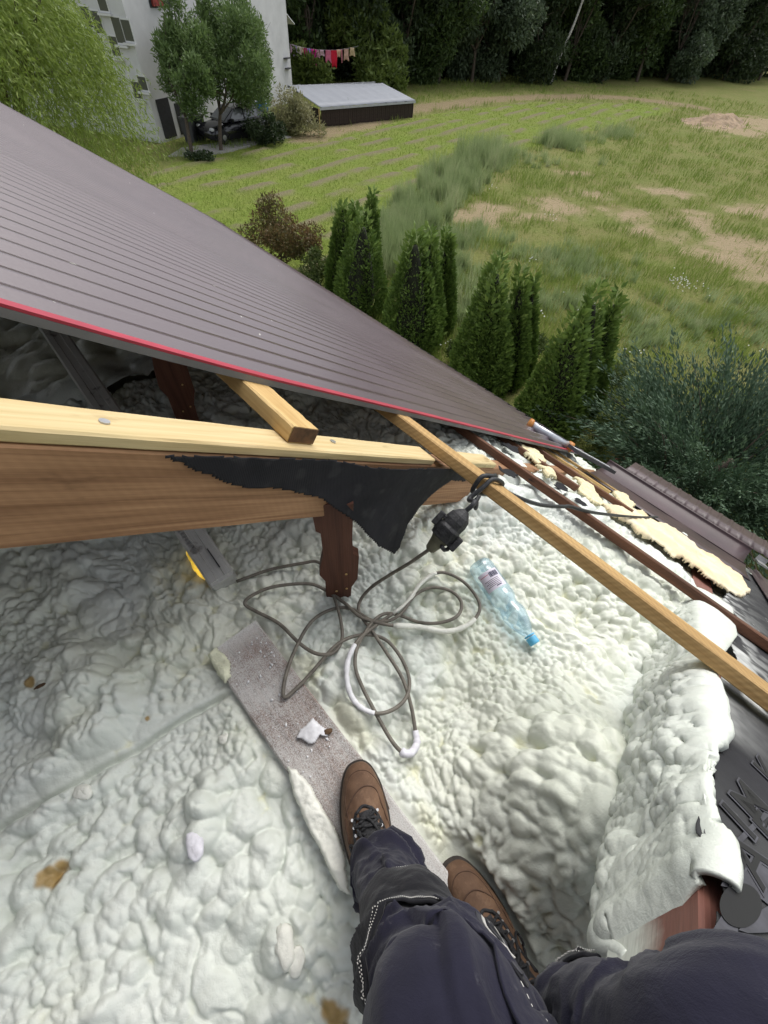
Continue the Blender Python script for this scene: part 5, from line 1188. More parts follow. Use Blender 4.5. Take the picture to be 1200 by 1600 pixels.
def view_pts(n, seed, dmax=75, dmin=5):
    """points on the field, thinning out with distance from the house"""
    r = np.random.default_rng(seed); d = dmin * (dmax / dmin) ** r.random(n); a = np.radians(38 + 85 * r.random(n)); return np.c_[d * np.cos(a), d * np.sin(a)]
def clear_of_house(p): uh, b = p @ SH, p @ B_[:2]; return ~((uh < 2.4) & (b < 6.2))
p = view_pts(230000, 1); p = p[clear_of_house(p)]; mow, dirt, sand, hay = masks(p[:, 0], p[:, 1]); r = np.random.default_rng(4); cl = fbm(p[:, 0] * .9, p[:, 1] * .9, 6, 4)
kp_ = (mow < .5) & (r.random(len(p)) < (1 - .93 * np.clip(sand * 1.15, 0, 1)) * (1 - .97 * dirt) * (.25 + 1.1 * sstep(.36, .58, cl))); q = p[kp_]; dist = np.hypot(q[:, 0], q[:, 1])
hh = (.10 + .22 * sstep(.4, .65, cl[kp_])) * (.6 + .8 * r.random(len(q))) * (1 - .5 * sstep(20, 50, dist) * 0); blades('meadow_grass', np.c_[q, 0 * dist], hh, .009 + .0007 * dist, M['grass'], .55, var=np.clip(.15 + .9 * fbm(q[:, 0] * .4, q[:, 1] * .4, 15, 4), 0, 1) - .1, seed=2)
p = view_pts(120000, 11, 70, 12); mow, dirt, sand, hay = masks(p[:, 0], p[:, 1]); kp_ = (mow > .5) & (r.random(len(p)) < 1 - .96 * hay) & (dirt < .5); q = p[kp_]; dist = np.hypot(q[:, 0], q[:, 1])
blades('mown_grass', np.c_[q, 0 * dist], .05 + .07 * r.random(len(q)), .010 + .0008 * dist, M['stubble'], .8, var=.1 + .7 * fbm(q[:, 0] * .5, q[:, 1] * .5, 25, 4), seed=3)
# the strip of tall weeds between mown and rough ground
def clump(px, py, n, sx, sy, hgt, seed):
    c = np.array(gP(px, py)); r = np.random.default_rng(seed); sc_ = c + np.c_[r.normal(0, sx, 34), r.normal(0, sy, 34)]; k_ = r.integers(0, 34, n); q = sc_[k_] + r.normal(0, .16, (n, 2)) * (.5 + r.random((34, 1)))[k_]; return q, hgt * (.35 + .8 * r.random(34))[k_] * (.6 + .6 * r.random(n))
Q = []; H = []
for i, (px, py, n, sx, sy, h) in enumerate(((620, 372, 4200, .55, .9, .95), (650, 340, 4200, .7, 1.0, .95), (690, 305, 3600, .8, 1.0, .9), (715, 282, 2600, .8, 1.0, .9), (760, 252, 3400, .9, .9, 1.15), (735, 262, 1600, .8, .8, .9), (872, 226, 2000, .7, .7, .9), (905, 218, 700, .9, .6, .6), (958, 212, 900, .9, .7, .75), (610, 410, 3400, .5, .8, .95), (690, 420, 3200, .7, .8, .7), (730, 480, 2600, .6, .7, .6), (700, 380, 2500, 1.0, .8, .6), (800, 250, 1200, 1.5, 1.0, .6), (665, 460, 2200, .4, .7, .8), (565, 350, 1200, .4, .6, .6), (850, 420, 1600, 1.2, .8, .45), (880, 400, 1500, 1.4, .8, .45), (1010, 520, 1600, 1.0, .7, .4), (1120, 500, 1600, 1.2, .8, .45), (760, 520, 1200, .5, .6, .5), (870, 480, 1500, .8, .6, .45))):
    a, b = clump(px, py, n, sx, sy, h, 40 + i); Q.append(a); H.append(b)
Q = np.vstack(Q); H = np.concatenate(H); blades('tall_weeds', np.c_[Q, 0 * H], H, .018 + .02 * np.random.default_rng(2).random(len(H)), M['tallgrass'], .45, var=-.05 + 1.1 * fbm(Q[:, 0] * 2.2, Q[:, 1] * 2.2, 3, 4), seed=7)

def leaves(C, D, L, Wd, seed=0, up=None):
    """one pointed leaf of four corners at every C, along D"""
    r = np.random.default_rng(seed); n = len(C); D = D / (np.linalg.norm(D, axis=1)[:, None] + 1e-9); R = r.normal(0, 1, (n, 3)) if up is None else up + .5 * r.normal(0, 1, (n, 3))
    S = np.cross(D, R); S /= np.linalg.norm(S, axis=1)[:, None] + 1e-9; L = np.broadcast_to(L, (n,))[:, None]; Wd = np.broadcast_to(Wd, (n,))[:, None]; Nn = np.cross(S, D)
    V = np.stack([C, C + D * L * .45 + S * Wd / 2 + Nn * L * .06, C + D * L, C + D * L * .45 - S * Wd / 2 + Nn * L * .06], 1).reshape(-1, 3); return V, np.arange(4 * n).reshape(-1, 4)
def foliage(name, parts, mat, parent, base=(0, 0, 0)):
    V = np.vstack([v for v, f, a in parts]); off = np.cumsum([0] + [len(v) for v, f, a in parts[:-1]]); F = np.vstack([f + o for (v, f, a), o in zip(parts, off)]); A = np.concatenate([np.repeat(a, 4) for v, f, a in parts])
    return add(name, V, F, mat, parent, attrs=dict(var=np.clip(A, 0, 1)))
def in_balls(balls, n, seed, shell=.55):
    r = np.random.default_rng(seed); w_ = np.array([np.prod(b[1]) ** (2 / 3) for b in balls]); k = r.choice(len(balls), n, p=w_ / w_.sum()); d = r.normal(0, 1, (n, 3)); d /= np.linalg.norm(d, axis=1)[:, None]
    rad = shell + (1 - shell) * r.random(n) ** .6; C = np.array([b[0] for b in balls])[k]; R = np.array([b[1] for b in balls])[k]; return C + d * R * rad[:, None], d, k
def branchy(balls, base, mat, parent, r0, seed, splits=1):
    r = np.random.default_rng(seed); m = MB(); base = np.asarray(base, float); ctr = np.mean([b[0] for b in balls], 0); fork = base + (ctr - base) * np.array([.25, .25, .42])
    m.tube(spline([base - [0, 0, .1], base + (fork - base) * .5 + r.normal(0, .03, 3), fork], 5), np.linspace(r0, r0 * .75, 11), 8)
    for c, R in balls:
        mid = fork + (np.array(c) - fork) * .5 + r.normal(0, .12, 3) * np.mean(R); m.tube(spline([fork, mid, np.array(c) + [0, 0, R[2] * .5]], 5), np.linspace(r0 * .5, r0 * .10, 11), 6)
        for q in range(4):
            e = np.array(c) + r.normal(0, .55, 3) * np.array(R); m.tube(spline([mid, (mid + e) / 2 + r.normal(0, .05, 3), e], 4), np.linspace(r0 * .22, r0 * .04, 9), 5)
    return m.build('trunk', mat, parent, True)
M['bark'] = simple('bark', (.085, .065, .048), .9, .4, 18, .8, 40, bd=.02); M['birch_bark'] = simple('birch_bark', (.50, .48, .45), .8, .5, 9, .3, 40)
def tree(name, xy, balls, n, L, Wd, mat, label, cat='tree', group=None, seed=1, r0=.12, bark='bark', clump_n=1, droop=0.0, out=.6, shell=.45):
    b = np.array([xy[0], xy[1], 0.0]); root = empty(name, b, label, cat, group); balls = [(np.array(c, float), np.array(R, float)) for c, R in balls]; rs_ = np.random.default_rng(seed + 50); core = balls
    balls = [(c + .78 * R * (lambda d: d / np.linalg.norm(d))(rs_.normal(0, 1, 3)), R * (.30 + .25 * rs_.random())) for c, R in core for _ in range(8)] + [(c, R * .72) for c, R in core]
    branchy(core, b, M[bark], root, r0, seed)
    C, d, k = in_balls(balls, n // clump_n, seed, shell); r = np.random.default_rng(seed + 1)
    if clump_n > 1: C = np.repeat(C, clump_n, 0) + r.normal(0, 1, (len(C) * clump_n, 3)) * np.mean([R for _, R in balls]) * .11; d = np.repeat(d, clump_n, 0)
    cl = fbm(C[:, 0] * 1.6 + C[:, 2] * .7, C[:, 1] * 1.6 + C[:, 2] * 1.1, seed, 3); keepm = r.random(len(C)) < sstep(.26, .46, cl) * .9 + .1; C, d, cl = C[keepm], d[keepm], cl[keepm]
    D = d * out + r.normal(0, .7, d.shape) + np.array([0, 0, .3 - droop]); C[:, 2] = np.maximum(C[:, 2], .05)
    ll = L * (.6 + .8 * r.random(len(C))); V, F = leaves(C, D, ll, Wd * (.7 + .6 * r.random(len(C))), seed + 2)
    va = .15 + .5 * r.random(len(C)) + .5 * (fbm(C[:, 0] * .9, C[:, 1] * .9 + C[:, 2], seed + 5, 3) - .3); foliage('crown', [(V, F, va)], mat, root); return root
def ctr_px(px, py, d): return at_d(px, py, d)

# ---- thujas: each spire is a plant of its own
M['thuja'] = leaf_mat('thuja_scales', (.052, .098, .020), (.15, .235, .048), (.27, .365, .09), .12, .6); M['thuja_core'] = simple('thuja_inside', (.018, .020, .010), .95, .5, 9)
def thuja(px, py, toppx, toppy, wd, label, seed):
    b = np.array([*gP(px, py), 0.0]); H = z_seen(b, toppy); dpt = depth(b + [0, 0, H * .4]); root = empty('thuja', b, label, 'thuja', 'thujas planted along the garden edge'); r = np.random.default_rng(seed)
    R0 = wd / 2 * dpt / FPX; tipx = at_d(toppx, toppy, depth(b + [0, 0, H])); ln = tipx - (b + [0, 0, H]); ln[2] = 0; ln *= .8
    def rad(t): return R0 * (np.minimum(1, .62 + 1.3 * t) * (1 - np.clip(t, 0, 1) ** 1.55) ** .85 + .012)
    def axis(t): return b[None] + np.c_[ln[0] * t ** 1.2, ln[1] * t ** 1.2, H * t]
    m = MB(); tt = np.linspace(0, .96, 14); m.tube(axis(tt * .9), rad(tt) * .55, 12); m.build('crown_core', M['thuja_core'], root, True)  # dark filler core added so the crown is not seen through
    n = 12000; t = 1 - np.sqrt(r.random(n) * .985 + .0008); t = np.clip(t * 1.01, 0, .995); a = r.random(n) * 6.283; lump = fbm(a * 2.2 + seed, t * 11, seed, 4); rr = rad(t) * (.56 + .78 * lump + .10 * r.random(n))
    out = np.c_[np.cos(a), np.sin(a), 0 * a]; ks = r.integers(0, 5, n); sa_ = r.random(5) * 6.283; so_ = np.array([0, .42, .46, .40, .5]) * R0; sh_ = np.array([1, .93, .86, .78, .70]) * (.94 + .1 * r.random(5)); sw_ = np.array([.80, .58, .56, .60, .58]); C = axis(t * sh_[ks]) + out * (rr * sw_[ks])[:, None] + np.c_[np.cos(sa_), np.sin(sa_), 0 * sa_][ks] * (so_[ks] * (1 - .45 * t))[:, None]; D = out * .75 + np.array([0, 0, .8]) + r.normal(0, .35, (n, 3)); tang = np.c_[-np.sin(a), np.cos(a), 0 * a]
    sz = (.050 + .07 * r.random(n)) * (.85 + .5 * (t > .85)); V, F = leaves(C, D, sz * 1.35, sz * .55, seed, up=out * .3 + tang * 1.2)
    foliage('crown', [(V, F, np.clip(.10 + .55 * r.random(n) + .45 * (lump - .4) + .22 * (t > .8), 0, 1))], M['thuja'], root); return root
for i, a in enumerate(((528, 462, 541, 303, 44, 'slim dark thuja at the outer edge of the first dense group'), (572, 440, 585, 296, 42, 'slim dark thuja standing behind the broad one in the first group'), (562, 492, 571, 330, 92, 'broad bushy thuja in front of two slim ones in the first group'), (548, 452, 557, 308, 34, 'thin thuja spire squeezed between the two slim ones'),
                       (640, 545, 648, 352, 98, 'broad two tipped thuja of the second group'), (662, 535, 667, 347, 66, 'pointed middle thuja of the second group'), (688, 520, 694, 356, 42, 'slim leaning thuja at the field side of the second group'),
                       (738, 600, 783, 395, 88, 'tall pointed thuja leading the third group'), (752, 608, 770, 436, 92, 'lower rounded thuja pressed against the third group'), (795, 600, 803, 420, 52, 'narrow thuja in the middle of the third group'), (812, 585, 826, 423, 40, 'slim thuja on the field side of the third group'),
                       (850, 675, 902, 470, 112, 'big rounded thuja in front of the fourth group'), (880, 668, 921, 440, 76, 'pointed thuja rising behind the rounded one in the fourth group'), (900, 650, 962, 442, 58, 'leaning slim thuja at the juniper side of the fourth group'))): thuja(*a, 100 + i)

# ---- spreading juniper
M['juniper'] = leaf_mat('juniper_needles', (.036, .072, .038), (.098, .158, .090), (.21, .285, .18), .12, .6)
def juniper():
    c0 = np.array([6.5, 6.3, 0.0]); root = empty('juniper', c0, 'wide feathery blue green juniper bush beside the gutter', 'juniper'); r = np.random.default_rng(3); C = []; D = []; A = []; W_ = []; Lf = []; m = MB()
    m.tube(np.array([c0, c0 + [0, 0, .5], c0 + [.1, 0, 1.0]]), [.12, .1, .05], 8)
    for i in range(620):
        a = r.random() * 6.283; el = r.random() ** .8; st = c0 + np.array([math.cos(a), math.sin(a), 0]) * (.25 + .9 * r.random()) + np.array([0, 0, .15 + .5 * r.random()])
        ln = 1.5 + 1.25 * r.random(); d0 = np.array([math.cos(a) * (1 - .45 * el), math.sin(a) * (1 - .45 * el), .30 + .85 * el]); d0 /= np.linalg.norm(d0); n = 84; t = np.linspace(0.12, 1, n)[:, None]
        wind = np.array([-.35, .18, 0]); P = st + d0 * ln * t + wind * (t ** 2) * .5 + np.array([0, 0, -.32]) * (t ** 2) * ln * (1 - el * .7)
        if i < 60: m.tube(P[::9], np.linspace(.022, .004, len(P[::9])), 5)
        T = np.gradient(P, axis=0); T /= np.linalg.norm(T, axis=1)[:, None]; sp = (.17 * (1 - t[:, 0]) + .045); off = r.normal(0, 1, (n, 3)) * sp[:, None]; off[:, 2] *= .6
        C.append(P + off * .7); D.append(T + off * 2.2 + r.normal(0, .22, (n, 3))); A.append(.1 + .35 * r.random(n) + .5 * t[:, 0] ** 2 * r.random() + .12 * (r.random() - .5)); Lf.append(.07 + .09 * r.random(n)); W_.append(.018 + .022 * r.random(n))
    C = np.vstack(C); C[:, 2] = np.maximum(C[:, 2], .04); V, F = leaves(C, np.vstack(D), np.concatenate(Lf), np.concatenate(W_), 9); m.build('branches', M['bark'], root, True); foliage('foliage', [(V, F, np.concatenate(A))], M['juniper'], root)
juniper()

# ---- willow by the house
M['willow'] = leaf_mat('willow_leaves', (.125, .190, .026), (.235, .315, .060), (.36, .42, .13), .35, .5)
def willow():
    b = np.array([-11.15, 14.6, 0.0]); root = empty('willow', b, 'big weeping willow with yellow green leaves beside the metal roof', 'tree'); r = np.random.default_rng(5); m = MB(); C = []; D = []; A = []
    m.tube(spline([b - [0, 0, .1], b + [.1, .1, 1.6], b + [0, .2, 3.2]], 5), np.linspace(.32, .22, 11), 10)
    for i in range(14):
        a = i * 2.4; e = b + np.array([math.cos(a) * 2.4, math.sin(a) * 2.4, 4.3 + 1.8 * r.random()]); m.tube(spline([b + [0, .2, 2.8], b + np.array([math.cos(a) * 1.0, math.sin(a) * 1.0, 4.2]), e], 5), np.linspace(.12, .025, 11), 6)
    for i in range(2300):
        a = r.random() * 6.283; q = r.random() ** .55 * 2.75; top = b + np.array([math.cos(a) * q, math.sin(a) * q, 6.7 - .26 * q ** 1.7 + .7 * (r.random() - .5)]); ln = 1.1 + 3.0 * r.random(); n = 34; t = np.linspace(0, 1, n)[:, None]
        o = np.array([math.cos(a), math.sin(a), 0]); sw = r.normal(0, .25, 3); P = top + o * .75 * np.sqrt(t) * (.4 + r.random()) + np.array([0, 0, -1.0]) * ln * t ** 1.25 + sw * t * np.array([1, 1, .2]) + np.array([.25, -.1, 0]) * t ** 2
        C.append(P + r.normal(0, .055, (n, 3))); T = np.gradient(P, axis=0); T /= np.linalg.norm(T, axis=1)[:, None] + 1e-9; D.append(T + r.normal(0, .55, (n, 3))); A.append(.1 + .25 * r.random() + .55 * r.random(n))
    C = np.vstack(C); ok = C[:, 2] > .3; C = C[ok]; V, F = leaves(C, np.vstack(D)[ok], .10 + .07 * r.random(len(C)), .019 + .014 * r.random(len(C)), 6); m.build('trunk', M['bark'], root, True); foliage('crown', [(V, F, np.concatenate(A)[ok])], M['willow'], root)
willow()

# ---- apartment building
M['render_grey'] = simple('grey_render', (.56, .56, .565), .9, .10, 1.2, .25, 30, bd=.01); M['upvc'] = simple('white_frame', (.62, .62, .62), .5, .05); M['dark'] = simple('dark_interior', (.02, .02, .022), .7, .3)
k = NT('window_glass'); k.p(Base_Color=(.06, .065, .07), Roughness=.08, Specular_IOR_Level=.8); M['pane'] = k.m
M['red_cloth'] = simple('red_cloth', (.22, .035, .025), .9, .6, 8); M['metal_dark'] = simple('dark_metal', (.05, .05, .055), .5, .2)
gl_, gr_ = gnd(252, 224), gnd(459, 158); e1 = (gr_ - gl_); LG = np.linalg.norm(e1[:2]); e1 /= np.linalg.norm(e1); e2 = np.array([-e1[1], e1[0], 0])
bld = empty('apartment_building', gl_, 'grey rendered block of flats behind the two trees and the black car', 'building'); ZU = np.array([0, 0, 1.0])
def wallbox(name, o, ax, nrm, s0, s1, z0, z1, d0, d1, mat, parent):
    m = MB(); c = o + ax * (s0 + s1) / 2 + nrm * (d0 + d1) / 2 + ZU * (z0 + z1) / 2; m.box(c, (abs(s1 - s0) / 2, abs(d1 - d0) / 2, abs(z1 - z0) / 2), np.stack([ax, nrm, ZU], 1)); return m.build(name, mat, parent)
BH = 9.5; DEP = 16.0
gn = -e2 * 1.0; gn = gn if gn @ (EYE - gl_) * 1 > 0 else -gn                         # gable faces the viewer
fn = -e1                                                                            # long side faces back along the gable
wallbox('gable_wall', gl_, e1, -gn, 0, LG, -.2, BH, 0, .3, M['render_grey'], bld)
wallbox('long_wall', gl_, -gn, e1, .3, DEP, -.2, BH, 0, .3, M['render_grey'], bld)
wallbox('back_wall', gl_ + e1 * LG, -gn, -e1, .3, DEP, -.2, BH, 0, .3, M['render_grey'], bld)
wallbox('roof', gl_ + ZU * BH, e1, -gn, -.3, LG + .3, 0, .3, -.3, DEP, M['metal_dark'], bld)
def opening(o, ax, nrm, s, z, wd, ht, sill=True, mull=True, dark=False):
    f = wallbox('window', o, ax, nrm, s - wd / 2, s + wd / 2, z, z + ht, -.01, .03, M['dark'] if dark else M['upvc'], bld)
    if not dark:
        k_ = 2 if mull else 1; pw = (wd - .10 - .05 * (k_ - 1)) / k_
        for i in range(k_): wallbox('pane', o, ax, nrm, s - wd / 2 + .05 + i * (pw + .05), s - wd / 2 + .05 + i * (pw + .05) + pw, z + .06, z + ht - .06, .02, .036, M['pane'], f)
    if sill: wallbox('sill', o, ax, nrm, s - wd / 2 - .08, s + wd / 2 + .08, z - .09, z - .01, 0, .16, M['upvc'], f)
    return f
for (px0, py0, px1, py1) in ((132, 9, 142, 45), (145, 16, 159, 55), (152, 3, 165, 20), (173, 26, 192, 70), (190, 30, 205, 67), (169, 56, 185, 90), (205, 127, 219, 156), (216, 122, 227, 143)):
    a = on_v(px1, py1, gl_, gn); s = float((a - gl_) @ (-gn)); z1 = a[2]; bq = gl_ + (-gn) * s; zt2 = z_seen(bq, py0 - 2); zt2 = min(max(zt2, z1 + .6), z1 + 1.7)
    opening(gl_, -gn, fn, s, z1, .58, zt2 - z1, True, False)
wallbox('downpipe', gl_, -gn, fn, 11.2, 11.35, 0, BH, .02, .16, M['metal_dark'], bld)
a = on_v(236, 17, gl_, e1); a2 = on_v(270, 12, gl_, e1); s0, s1 = float((a - gl_) @ e1), float((a2 - gl_) @ e1); f = opening(gl_, e1, gn, (s0 + s1) / 2, a[2] + .1, s1 - s0, 1.6, False, False, True)
wallbox('red_curtain', gl_, e1, gn, s0 + .15, s0 + .9, a[2] + .15, a[2] + 1.5, .03, .12, M['red_cloth'], f)
for (px, py, wdt, hh_, dk) in ((268, 216, 1.0, 1.6, True), (290, 205, .9, 1.3, True)):
    a = on_v(px, py, gl_, e1); s = float((a - gl_) @ e1); opening(gl_, e1, gn, s, max(a[2] - .4, .1), wdt, hh_, False, False, dk)
for (px, py) in ((448, 91), (450, 107)):
    a = on_v(px, py, gl_, e1); s = float((a - gl_) @ e1); wallbox('wall_bracket', gl_, e1, gn, s - .5, s + .15, a[2], a[2] + .06, 0, .25, M['metal_dark'], bld)
a = on_v(456, 37, gl_, e1); s = LG; m = MB(); m.put([gl_ + e1 * s + ZU * (a[2] + .5), gl_ + e1 * (s + 1.1) + ZU * a[2], gl_ + e1 * (s + 1.1) + ZU * a[2] - gn * 1.4, gl_ + e1 * s + ZU * (a[2] + .5) - gn * 1.4] + [gl_ + e1 * s + ZU * (a[2] + .44), gl_ + e1 * (s + 1.1) + ZU * (a[2] - .06), gl_ + e1 * (s + 1.1) + ZU * (a[2] - .06) - gn * 1.4, gl_ + e1 * s + ZU * (a[2] + .44) - gn * 1.4], [(0, 1, 2, 3), (7, 6, 5, 4), (0, 4, 5, 1), (1, 5, 6, 2), (2, 6, 7, 3), (3, 7, 4, 0)]); m.build('canopy', M['upvc'], bld)
# driveway
dp = poly_px([(285, 232), (330, 226), (420, 206), (455, 215), (400, 226), (345, 240), (290, 246), (262, 246)]); V = [[x, y, .045] for x, y in dp] + [[x, y, -.05] for x, y in dp]; n = len(dp)
F = [tuple(t) for t in tessellate_polygon([[Vector((x, y, 0)) for x, y in dp]])] + [(i, (i + 1) % n, (i + 1) % n + n, i + n) for i in range(n)]; M['concrete'] = simple('concrete', (.30, .29, .27), .9, .2, 3, .3, 30)
me = mesh('driveway', V, F, M['concrete']); bpy_fix(me); tag(link('driveway', me), kind='structure')
# black car
def car():
    f0 = gnd(322, 226); fr = np.array([.61, .79, 0]); fr /= np.linalg.norm(fr); o = f0 + ZU * .045; side = np.array([fr[1], -fr[0], 0]); root = empty('parked_car', o + fr * 2, 'small black hatchback parked between the two trees in front of the grey building', 'car'); W = basis(o, fr, side, ZU)
    M['car'] = simple('black_car_paint', (.010, .010, .013), .18, .1, spec=.7); M['tyre'] = simple('tyre', (.012, .012, .012), .8); M['rim'] = simple('alloy', (.35, .35, .36), .35, .1, metal=.7); M['lamp'] = simple('headlight', (.75, .76, .78), .15, .05)
    st = [(0, .62, .35, .62), (.10, .74, .24, .70), (.35, .82, .20, .80), (1.0, .85, .18, .90), (1.5, .86, .18, .95), (2.6, .86, .18, .98), (3.4, .85, .20, 1.0), (3.85, .80, .26, .98), (3.98, .70, .34, .90)]
    V = []; ns = 10
    for x, wd, zl, zh in st:
        for j in range(ns + 1):
            t = j / ns * math.pi; cx = math.cos(t); V.append([x, -wd * (abs(cx) ** .45) * (1 if cx >= 0 else -1), zl + (zh - zl) * (math.sin(t) ** .5)])
    F = [(i * (ns + 1) + j, i * (ns + 1) + j + 1, (i + 1) * (ns + 1) + j + 1, (i + 1) * (ns + 1) + j) for i in range(len(st) - 1) for j in range(ns)]
    F += [(i * (ns + 1), (i + 1) * (ns + 1), (i + 1) * (ns + 1) + ns, i * (ns + 1) + ns) for i in range(len(st) - 1)] + [tuple(range(ns + 1))[::-1], tuple(range((len(st) - 1) * (ns + 1), len(st) * (ns + 1)))]
    add('body', V, F, M['car'], root, True, mw=W)
    gh = [(.95, .66, .90), (1.75, .60, 1.42), (2.6, .60, 1.47), (3.35, .58, 1.40), (3.85, .66, .98)]; V = []; 
    for x, wt, z in gh: V += [[x, -wt, z], [x, wt, z]]
    for x, wt, z in gh: V += [[x, -.76, .90], [x, .76, .90]]
    F = [(0, 1, 3, 2), (2, 3, 5, 4), (4, 5, 7, 6), (6, 7, 9, 8)] + [(i * 2, i * 2 + 2, i * 2 + 12, i * 2 + 10) for i in range(4)] + [(i * 2 + 1, i * 2 + 11, i * 2 + 13, i * 2 + 3) for i in range(4)]; me = mesh('cabin', V, F, M['car']); bpy_fix(me); link('cabin', me, root, W).modifiers.new('b', 'BEVEL').width = .03
    def quad(name, P, mat, off): 
        P = np.array(P, float); nn = np.cross(P[1] - P[0], P[2] - P[0]); nn /= np.linalg.norm(nn); m = MB(); m.put(np.vstack([P + nn * off, P - nn * .01]), [(0, 1, 2, 3), (7, 6, 5, 4), (0, 4, 5, 1), (1, 5, 6, 2), (2, 6, 7, 3), (3, 7, 4, 0)]); m.build(name, mat, root, mw=W)
    M['carglass'] = simple('car_glass', (.10, .11, .12), .08, .1, spec=.9)
    for sg in (-1, 1):
        def g(x, z, h): return [x, sg * (.765 - (.165 * h)), z]
        quad('side_window', [g(1.30, .96, .02), g(2.25, .98, .02), g(2.25, 1.40, .86), g(1.80, 1.38, .86)][::sg], M['carglass'], .012); quad('side_window', [g(2.34, .98, .02), g(3.25, 1.0, .03), g(3.2, 1.36, .86), g(2.34, 1.40, .86)][::sg], M['carglass'], .012)
        m = MB(); m.box((.16, sg * .62, .66), (.10, .12, .065)); h = m.build('headlight', M['lamp'], root, mw=W); h.modifiers.new('b', 'BEVEL').width = .04
        m = MB(); m.box((1.35, sg * .92, .98), (.06, .10, .07)); m.build('mirror', M['car'], root, mw=W)
        for x in (.75, 3.2):
            RY = np.eye(4); RY[:3, :3] = np.array([[1, 0, 0], [0, 0, 1], [0, -1, 0]]); RY[:3, 3] = (x, sg * .74, .31); m = MB(); m.lathe([(.20, -.10), (.30, -.10), (.31, 0), (.30, .10), (.20, .10)], 18, RY); wl = m.build('wheel', M['tyre'], root, True, W); m = MB(); m.lathe([(.05, -.105), (.19, -.095), (.19, .095), (.05, .105)], 14, RY); m.build('rim', M['rim'], wl, False, W)
    quad('windscreen', [[1.02, -.62, .95], [1.02, .62, .95], [1.72, .56, 1.40], [1.72, -.56, 1.40]], M['carglass'], .012)
    m = MB(); m.box((.03, 0, .45), (.02, .26, .055)); m.build('number_plate', M['upvc'], root, mw=W); m = MB(); m.box((.02, 0, .58), (.03, .40, .05)); m.build('grille', M['dark'], root, mw=W)
car()
for (px, py, lab, mt) in ((300, 222, 'grey wheelie bin between the tree trunks by the grey building', 'metal_dark'), (314, 219, 'dark rounded bin next to the black car bonnet', 'dark')):
    b = gnd(px, py); root = empty('wheelie_bin', b, lab, 'bin', 'bins by the car'); m = MB(); m.put([b + np.array([x * s, y * s, z]) for z, s in ((0, .24), (1.0, .31)) for x, y in ((-1, -1), (1, -1), (1, 1), (-1, 1))], [(0, 3, 2, 1), (4, 5, 6, 7), (0, 1, 5, 4), (1, 2, 6, 5), (2, 3, 7, 6), (3, 0, 4, 7)]); m.build('bin_body', M[mt], root); m = MB(); m.box(b + [0, 0, 1.04], (.34, .34, .04)); m.build('lid', M[mt], root)
b = gnd(411, 186); M['blue'] = simple('blue_plastic', (.03, .14, .42), .5, .3, 6, .5, 8); blob('tarpaulin', b + [0, 0, .55], (.50, .35), M['blue'], 'crumpled bright blue plastic sheet behind the shrub by the grey wall', 'tarpaulin', seed=4, flat=1.5)

# ---- shed with a grey sheet roof, plank walls
M['shed_roof'] = simple('grey_shed_roof', (.22, .235, .265), .6, .06, 2, .1, 20); M['shed_wood'] = wood('dark_shed_planks', (.016, .010, .008), (.045, .028, .020), gs=1); M['shed_trim'] = simple('shed_edge', (.36, .37, .39), .5, .1)
sa, sb, sd, se = gnd(500, 168, .95), gnd(649, 157, .95), gnd(597, 130, 1.5), gnd(449, 133, 1.5); shed = empty('shed', (sa + sb + sd + se) / 4 * np.array([1, 1, 0]), 'low dark wooden shed with a grey sloping sheet roof beside the building', 'shed')
nu_, nv_ = 46, 6; V = []
for i in range(nu_):
    for j in range(nv_):
        s, t = i / (nu_ - 1), j / (nv_ - 1); V.append((sa * (1 - s) + sb * s) * (1 - t) + (se * (1 - s) + sd * s) * t + ZU * (.02 if i % 5 == 0 else 0))
o = add('roof_sheet', V, grid_faces(nu_, nv_), M['shed_roof'], shed); o.modifiers.new('t', 'SOLIDIFY').thickness = .02
ex = (sb - sa); ex[2] = 0; LS = np.linalg.norm(ex); ex /= LS; ey = np.array([-ex[1], ex[0], 0]); wallbox('fascia', sa, ex, ey, -.02, LS + .02, -.13, -.03, -.03, .02, M['shed_trim'], shed); wallbox('fascia', se, ex, ey, 0, np.linalg.norm(sd - se), -.13, -.03, -.03, .02, M['shed_trim'], shed)
npk = 44
for i in range(npk):
    s0 = .15 + (LS - .3) * i / npk; pm_ = MB(); wd_ = (LS - .3) / npk - .012; pm_.box((0, 0, 0), (wd_ / 2, .012, .41))
    c = sa + ex * (s0 + wd_ / 2) + ey * (.12 + .006 * (i % 2)); c[2] = .41 + .012 * ((i * 7) % 5 - 2)
    if i == 0: pr_ = pm_.build('plank', M['shed_wood'], shed, mw=basis(c, ex, ey, ZU)); pme = pr_.data
    else: link('plank', pme, shed, basis(c, ex, ey, ZU))
sl = np.linalg.norm((se - sa)[:2]); 
for (p0, p1) in ((sa, se), (sb, sd)):
    q0, q1 = p0.copy(), p1.copy(); q0[2] = q1[2] = 0; d = (q1 - q0); l = np.linalg.norm(d); d /= l; wallbox('side_wall', q0, d, np.array([-d[1], d[0], 0]), .15, l, 0, .85, -.05, .05, M['shed_wood'], shed)
